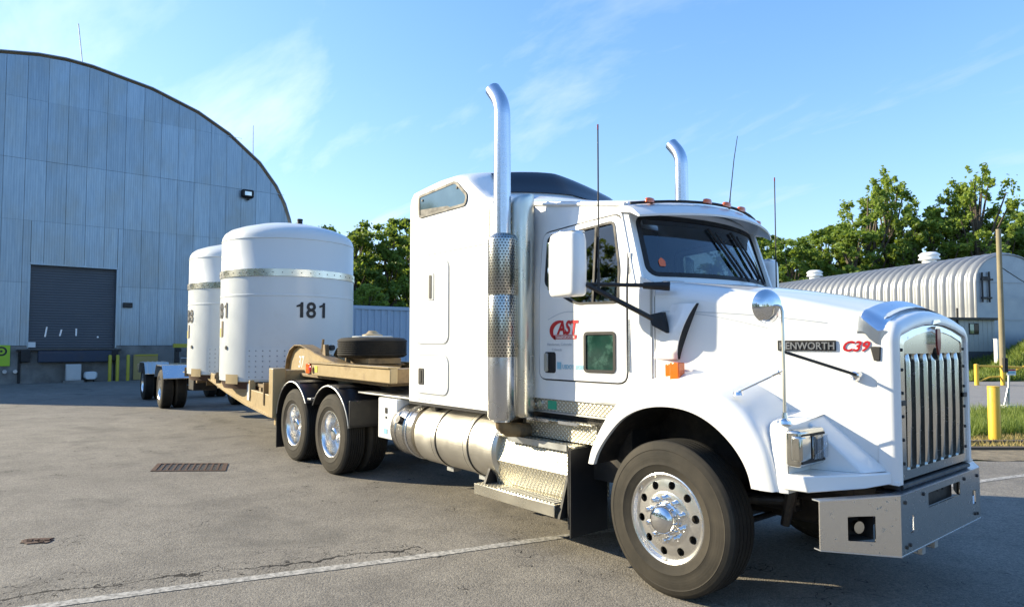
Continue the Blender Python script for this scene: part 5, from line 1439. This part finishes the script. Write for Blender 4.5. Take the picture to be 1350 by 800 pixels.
# ================================================================ RIGHT SIDE THINGS
bo = thing('yellow_bollard', 'fat sunlit yellow bollard nearest the truck grille', 'bollard', (-.80, 8.93, 0))
part('bollard_pipe', MB().lathe([(.092, 0), (.092, .96), (.088, .97), (.001, .973)], (0, 0, 0), 'z', 28), 'yellow', bo, 40)
part('bollard_cap', MB().lathe([(.093, .955), (.095, .97), (.08, .976), (.001, .978)], (0, 0, 0), 'z', 28), 'yellow', bo, 40)
def at(px, py, d): return CAM + (cf + cr * ((px - 675) / FPX) - cu * ((py - 413.7) / FPX)) * d
def up(px, d, z0, z1, r_, n=10):
    p = at(px, 452, d); return MB().lathe([(.001, z0), (r_, z0), (r_, z1), (.001, z1)], (p.x, p.y, 0), 'z', n)
p = at(1330, 545, 16.4); ss = thing('road_sign', 'small white and red sign on a thin post in a pale concrete block', 'sign', (p.x, p.y, 0), TH)
part('sign_base', MB().box(-.16, .14, -.14, .14, 0, .20), 'concrete_white', ss, bevel=.02)
part('sign_post', MB().tube([(0, 0, .2), (.03, 0, 1.0)], .025, 8).tube([(-.10, 0, .2), (.0, 0, .62)], .02, 8), 'galv', ss)
o = part('sign_plate', MB().box(-.04, .18, -.04, -.03, .93, 1.08), 'white', ss)
part('sign_header', MB().box(-.035, .175, -.044, -.041, 1.04, 1.075), 'red', o)
part('sign_print', MB().box(-.02, .16, -.044, -.041, .97, 1.02), 'blue_tag', o)
part('post_box', MB().box(-.10, -.01, -.05, .03, 1.0, 1.36), 'gasket', ss, bevel=.01)
gt = thing('yellow_gate', 'low yellow pipe gate across the side road below the grassy bank', 'gate')
def P_at(px, py, d): return tuple(at(px, py, d))
for px, y1 in ((1287, 480), (1321.5, 482)):
    a = at(px, y1, 27); part('gate_post', MB().lathe([(.001, 0), (.085, 0), (.085, a.z), (.001, a.z + .02)], (a.x, a.y, 0), 'z', 12), 'yellow', gt)
part('gate_rail', MB().tube([P_at(1287, 482, 27), P_at(1322, 483, 27), P_at(1352, 484, 27)], .035, 8), 'yellow', gt)
part('gate_rail', MB().tube([P_at(1322, 496, 27), P_at(1337, 489, 27), P_at(1360, 478, 27)], .035, 8), 'yellow', gt)
part('gate_rail', MB().tube([P_at(1287, 504, 27), P_at(1305, 497, 27), P_at(1325, 496, 27)], .03, 8), 'yellow', gt)
pl = at(1322, 480, 31); up_ = thing('utility_pole', 'tall weathered wooden pole rising from the grassy bank', 'pole', (pl.x, pl.y, 0))
part('pole_shaft', MB().lathe([(.001, .2), (.13, .2), (.105, 7.1), (.001, 7.12)], (0, 0, 0), 'z', 14), 'pole', up_, 50)
a = Vector((0, 0, 5.35)); b = at(1400, 396, 40) - Vector((pl.x, pl.y, 0))
part('cable', MB().tube([a.lerp(b, t) + Vector((0, 0, -.5 * math.sin(math.pi * t) * .3)) for t in [k / 8 for k in range(9)]], .022, 6), 'gasket', up_)
p = at(1316.5, 470, 33); wc = thing('white_cabinet', 'narrow white cabinet beside the foot of the wooden pole', 'cabinet', (p.x, p.y, 0), TH)
part('cabinet_body', MB().box(-.15, .15, -.12, .12, .5, 1.92), 'white', wc, bevel=.02)
part('cabinet_lid', MB().box(-.16, .16, -.13, .13, 1.92, 1.95), 'white_cask', wc)
# quonset hut
HB = .85
ha = at(1332, 452, 38)
HU = thing('quonset_hut', 'ribbed white metal hut with round roof vents behind the hood', 'hut', (ha.x, ha.y, HB), math.atan2(-.428, .904))
HWD, HZ, HW2 = 2.35, 6.0, 4.3
def harc(n=14):
    p = [(-HWD, 0), (-HWD, 1.5), (-HWD, 3.0)]
    for k in range(n + 1):
        a = R(180 - 180 * k / n); p.append((HWD * math.cos(a) if True else 0, HW2 + (HZ - HW2) * math.sin(a) ** .9 if math.sin(a) > 1e-6 else HW2))
    return p + [(HWD, 3.0), (HWD, 1.5), (HWD, 0)]
HA = harc()
pitch_ = .60; rows = []
for i in range(9):
    t = i / 8; x = -t * pitch_; h = .15 * math.sin(math.pi * cl((t - .12) / .76)) ** .8 if .12 < t < .88 else 0
    row = []
    for k, (y, z) in enumerate(HA):
        a = Vector(HA[max(k - 1, 0)]); b = Vector(HA[min(k + 1, len(HA) - 1)]); tt = (b - a).normalized(); nn = Vector((-tt.y, tt.x))
        row.append((x, y + nn.x * h, z + nn.y * h))
    rows.append(row)
rib_me = mesh('roof_rib', MB().grid(rows), 'rib', 40)
for k in range(40): link('roof_rib', rib_me, HU, (-.05 - k * pitch_, 0, 0))
part('gable_wall', MB().prism([(y * .985, z * .995) for y, z in HA], 'x', -.12, -.02), 'gable', HU, 0)
for z in (2.2, 4.35): part('gable_seam', MB().box(-.02, 0, -HWD * .98, HWD * .98, z - .02, z + .02), 'grey_metal', HU)
part('gable_trim', MB().tube([(0, y, z) for y, z in HA], .05, 6), 'rib', HU)
for y, z0, z1 in ((-1.95, 3.2, 4.9), (-1.45, 3.2, 4.95)): part('wall_conduit', MB().tube([(.06, y, z0), (.06, y, z1)], .05, 6), 'frame', HU)
for z, y0, y1 in ((4.5, -2.0, -1.2), (4.62, -1.95, -1.4), (3.45, -2.0, -1.3)): part('conduit_bracket', MB().box(0, .1, y0, y1, z - .05, z + .05), 'frame', HU)
for s_ in (5.3, 16.3):
    v = part('roof_vent', MB().lathe([(.42, HZ - .15), (.42, HZ + .25), (.62, HZ + .32), (.62, HZ + .42), (.55, HZ + .44), (.55, HZ + .55), (.62, HZ + .57), (.62, HZ + .66), (.45, HZ + .80), (.001, HZ + .84)], (-s_, 0, 0), 'z', 24), 'white', HU, 40)
    part('vent_curb', MB().box(-s_ - .62, -s_ + .62, -.6, .6, HZ - .3, HZ + .02), 'rib', v)
pa = at(1312, 452, 36)
AX = thing('annex_building', 'small grey flat-roofed annex with one window in front of the ribbed hut', 'building', (pa.x, pa.y, 0), math.atan2(-.428, .904))
part('annex_wall', MB().box(-1.8, 0, -5.5, 0, 1.28, 2.98), 'annex', AX, 0)
for k in range(18): part('siding_batten', MB().box(0, .012, -5.45 + .31 * k - .01, -5.45 + .31 * k + .01, 1.3, 2.97), 'annex', AX, 0)
part('annex_base', MB().box(-1.8, .02, -5.5, .02, -.3, 1.28), 'roller', AX, 0)
part('annex_roof', MB().box(-2.0, .18, -5.7, .18, 2.98, 3.10), 'frame', AX, 0)
w_ = part('annex_window', MB().box(.0, .03, -1.75, -1.10, 2.20, 2.80), 'gasket', AX, 0)
part('window_pane', MB().box(.031, .035, -1.70, -1.44, 2.25, 2.75), 'blue_pane', w_, 0); part('window_pane', MB().box(.031, .035, -1.40, -1.15, 2.25, 2.75), 'dark_glass', w_, 0)
part('downpipe', MB().tube([(.06, -2.55, 1.2), (.06, -2.55, 3.6)], .05, 6), 'frame', AX)
# container
pc = at(464, 452, 25)
CO = thing('shipping_container', 'pale blue corrugated shipping container behind the trailer gooseneck', 'container', (pc.x, pc.y, 0), R(90))
rows = []
for k in range(44):
    x = .1 + .14 * k; o_ = -.036 * (1 if (k // 1) % 2 else 0)
    for xx in (x + .02, x + .12): rows.append([(xx, -o_ * 1.0, .3), (xx, -o_, 3.02)])
part('corrugated_wall', MB().grid(rows), 'container', CO, 0)
rows = [[(-.036 * (1 if k % 2 else 0), .0 + .1 + .14 * k + e, z) for z in (.3, 3.02)] for k in range(16) for e in (.02, .12)]
part('end_wall', MB().grid(rows), 'container', CO, 0)
part('top_rail', MB().box(-.02, 6.3, -.03, .08, 3.02, 3.16), 'container', CO, 0, bevel=.01); part('bottom_rail', MB().box(-.02, 6.3, -.03, .08, .15, .30), 'container', CO, 0)
for x in (0, 6.25): part('corner_post', MB().box(x - .05, x + .08, -.04, .12, .15, 3.16), 'container', CO, 0)
part('container_roof', MB().box(0, 6.25, .08, 2.4, 3.08, 3.14), 'container', CO, 0)
part('container_body', MB().box(.05, 6.2, .1, 2.38, .2, 3.05), 'container', CO, 0)

# ================================================================ TREES
def tree_mesh(seed, H, blobs, nleaf, ls, open_=.0):
    r_ = random.Random(seed)
    tr = MB(); path = [(0, 0, -.3)]
    for k in range(1, 8): path.append((r_.uniform(-.2, .2) * k / 4, r_.uniform(-.2, .2) * k / 4, H * .86 * k / 7))
    tr.tube(path, [H * .022 * (1 - .12 * k) for k in range(8)], 8)
    lv = MB(); cs = []
    for (x, y, z, rx, rz_2) in blobs:
        cs.append((x, y, z, rx, rz_2))
        j = min(7, max(1, int(z / H * 7))); b = Vector(path[j - 1]); e = Vector((x, y, z)); mid = b.lerp(e, .5) + Vector((0, 0, -.2))
        tr.tube([b, mid, e], [H * .009, H * .006, H * .003], 5)
    tot = sum(c[3] ** 2 for c in cs)
    for (x, y, z, rx, rz_2) in cs:
        n = int(nleaf * rx * rx / tot); sub = []
        for q in range(max(5, int(6 * rx))):
            v = Vector((r_.gauss(0, 1), r_.gauss(0, 1), r_.gauss(0, 1))).normalized() * r_.uniform(.45, 1.0); sub.append((v, r_.uniform(.22, .42)))
        for q in range(n):
            v, sr = sub[q % len(sub)]
            d = Vector((r_.gauss(0, 1), r_.gauss(0, 1), r_.gauss(0, 1))) * sr * .60
            p = Vector((x + (v.x + d.x) * rx, y + (v.y + d.y) * rx, z + (v.z + d.z) * rz_2))
            a = Vector((r_.gauss(0, 1), r_.gauss(0, 1), r_.gauss(0, .7))).normalized(); b = a.cross(Vector((r_.gauss(0, 1), r_.gauss(0, 1), r_.gauss(0, 1)))).normalized()
            s_ = ls * r_.uniform(.6, 1.3); a *= s_; b *= s_ * .62
            lv.add([p - a, p - b * .9, p + a, p + b], [(0, 1, 2, 3)])
    return mesh('trunk', tr, 'bark', 50), mesh('crown', lv, 'leaf', 0, recalc=False)
def blobset(seed, H, W, z0, n, top=1.0):
    r_ = random.Random(seed); out = []
    for k in range(n):
        t = (k + .5) / n; z = H * (z0 + (1 - z0) * t * .96); wr = W * math.sin(math.pi * (.20 + .74 * t)) ** .8 * top
        a = k * 2.4 + r_.uniform(-.5, .5); rr = wr * r_.uniform(.3, .85)
        out.append((rr * math.cos(a), rr * math.sin(a), z, W * r_.uniform(.22, .40) * (1.15 - .5 * t) * (.8 if H > 12 else 1), H * r_.uniform(.05, .09)))
    return out
TM = [tree_mesh(1, 10, blobset(1, 10, 3.6, .12, 26), 12000, .155), tree_mesh(2, 10, blobset(2, 10, 3.2, .08, 24), 12000, .155), tree_mesh(3, 10, blobset(8, 10, 4.0, .10, 28), 12500, .16),
      tree_mesh(4, 16, blobset(11, 16, 4.2, .16, 36, .95), 17000, .155), tree_mesh(5, 16, blobset(15, 16, 4.0, .14, 34, .95), 17000, .155)]
def put_tree(px, d, topy, k, label, group, lat=None, light=False, base=None, xyz=None):
    H0 = (10, 10, 10, 16, 16)[k]
    if xyz is None:
        g = at(px, 452, d); H_ = at(px, topy, d).z; z0 = .5 if base is None else base
    else: g = Vector(xyz[:2] + (0,)); H_ = xyz[2]; z0 = 0
    s_ = (H_ - z0) / (H0 * .985)
    t = thing('tree', label, 'tree', (g.x, g.y, z0), rnd.uniform(0, 6.28), group); t.scale = (s_ * rnd.uniform(.95, 1.1), s_ * rnd.uniform(.95, 1.1), s_)
    link('trunk', TM[k][0], t)
    c = link('crown', TM[k][1], t)
    if light:
        c.material_slots[0].link = 'OBJECT'; c.material_slots[0].material = MT['leaf_light']
    return t
G1_ = 'trees beyond the yard behind the casks'; G2_ = 'trees behind the ribbed hut'
left_trees = [(408, 58, 301, 0, 'dark tree just clearing the dome of the front cask'), (437, 52, 298, 1, 'dark tree right of the cask dome valve'), (470, 44, 303, 2, 'broad tree rising right beside the front cask'),
              (488, 48, 298, 0, 'tall thin-topped tree midway between cask and sleeper'), (510, 44, 304, 1, 'dense tree left of the sleeper over the container'), (534, 50, 290, 2, 'taller dark tree touching the sleeper edge'),
              (560, 46, 296, 0, 'tree mostly hidden by the rear edge of the sleeper'), (452, 36, 372, 1, 'low bush beside the cask above the container corner'), (484, 34, 376, 2, 'pale green bush peeping over the blue container')]
for px, d, ty, k, lb in left_trees: put_tree(px, d, ty, k, lb, G1_, light='pale' in lb)
right_trees = [(965, 66, 318, 0, 'dark tree behind the cab right mirror side'), (992, 62, 306, 1, 'round dark tree just right of the windshield'), (1018, 66, 312, 2, 'dense tree behind the far side mirror'), (1043, 60, 316, 0, 'dark tree left of the first roof vent'),
               (1068, 66, 312, 1, 'dark tree directly above the left roof vent'), (1096, 64, 300, 2, 'dark pointed tree right of the left roof vent'), (1122, 60, 292, 0, 'bushy tree at the foot of the tall left tree'), (1150, 62, 250, 3, 'tall open tree, left stem of the big pair'),
               (1176, 64, 228, 4, 'tallest open-crowned tree between the two roof vents'), (1206, 60, 285, 1, 'dark tree filling the gap beside the right roof vent'), (1240, 62, 278, 2, 'yellow-green tree behind the right roof vent'), (1272, 62, 240, 4, 'tall spreading tree, its left stem above the hut'),
               (1296, 60, 222, 3, 'tall spreading tree left of the wooden pole'), (1322, 62, 292, 0, 'dark tree behind the wooden pole'), (1350, 62, 288, 1, 'dark tree at the right edge above the hut gable'), (1385, 66, 270, 2, 'tree beyond the right edge of the hut')]
for px, d, ty, k, lb in right_trees: put_tree(px, d, ty, k, lb, G2_, light=lb.startswith(('tall', 'yellow')))
# woods that close the yard elsewhere: on the right of the view, beyond the warehouse and behind the photographer
back = [(-78 + 6.0 * k + rnd.uniform(-1.5, 1.5), -28 + rnd.uniform(-2, 2) - .04 * k * k, 12.5 + rnd.uniform(-1.5, 2.0)) for k in range(18)]
for k, (x, y, h) in enumerate(back):
    put_tree(0, 0, 0, k % 3, 'tree in the wood edge facing the passenger side of the truck', 'trees of the wood edge facing the truck', xyz=(x, y, h))
for k in range(7):
    x, y = 45 + rnd.uniform(-3, 3), -30 + 9 * k; put_tree(0, 0, 0, k % 3, 'tree in the wood edge ahead of the truck bumper', 'trees of the wood edge ahead of the truck', xyz=(x, y, 11 + rnd.uniform(-2, 2)))
# far wood on the low ridge
wm = MB(); r_ = random.Random(12)
for k in range(9000):
    lat = r_.uniform(-75, 115); d = 85 + r_.uniform(0, 14); z = r_.random() ** .7 * (9.5 + 2.5 * noise.noise(Vector((lat * .05, 2, 0))) + 1.2 * noise.noise(Vector((lat * .3, 5, 0))))
    p = Vector(YD(lat, d, z)); a = Vector((r_.gauss(0, 1), r_.gauss(0, 1), r_.gauss(0, .7))).normalized() * .75; b = a.cross(Vector((r_.gauss(0, 1), r_.gauss(0, 1), r_.gauss(0, 1)))).normalized() * .55
    wm.add([p - a, p - b, p + a, p + b], [(0, 1, 2, 3)])
fw = part('distant_woods', wm, 'leaf', None, 0, recalc=False, kind='stuff'); tag(fw, 'dark green belt of woods along the horizon', 'woods')
# ================================================================ GRASS
def grass(name, label, n, region, hmin, hmax, wid, mat, seed):
    r_ = random.Random(seed); m = MB()
    for k in range(n):
        lat, d, z = region(r_)
        p = Vector(YD(lat, d, z)); h = r_.uniform(hmin, hmax); a = r_.uniform(0, 6.28); w_ = Vector((math.cos(a), math.sin(a), 0)) * wid; le = Vector((r_.gauss(0, .35), r_.gauss(0, .35), 1)) * h
        m.add([p - w_, p + w_, p + le], [(0, 1, 2)])
    o = part(name, m, mat, None, 0, recalc=False, kind='stuff'); tag(o, label, 'grass')
def reg1(r_):
    while True:
        d = r_.uniform(11.7, 16.1); lat = d * r_.uniform(.68, .98)
        if noise.noise(Vector((lat * .9, d * .9, 0))) > -.35 + (.5 if d < 12.3 else 0): return lat, d, .0
grass('roadside_grass', 'green grass strip between the bollard and the side road', 16000, reg1, .10, .34, .012, 'grass', 21)
grass('dry_grass_tufts', 'dry yellow grass at the gravel edge around the bollard foot', 3500, lambda r_: ((lambda d: (d * r_.uniform(.68, .98), d, 0))(r_.uniform(10.9, 12.2))), .03, .12, .010, 'dry_grass', 22)
def reg2(r_):
    d = r_.uniform(29.8, 37); lat = d * r_.uniform(.69, .95); return lat, d, .02 + bankh(lat, d)
grass('bank_grass', 'bright green grass covering the bank under the pole', 20000, reg2, .14, .42, .03, 'grass', 23)
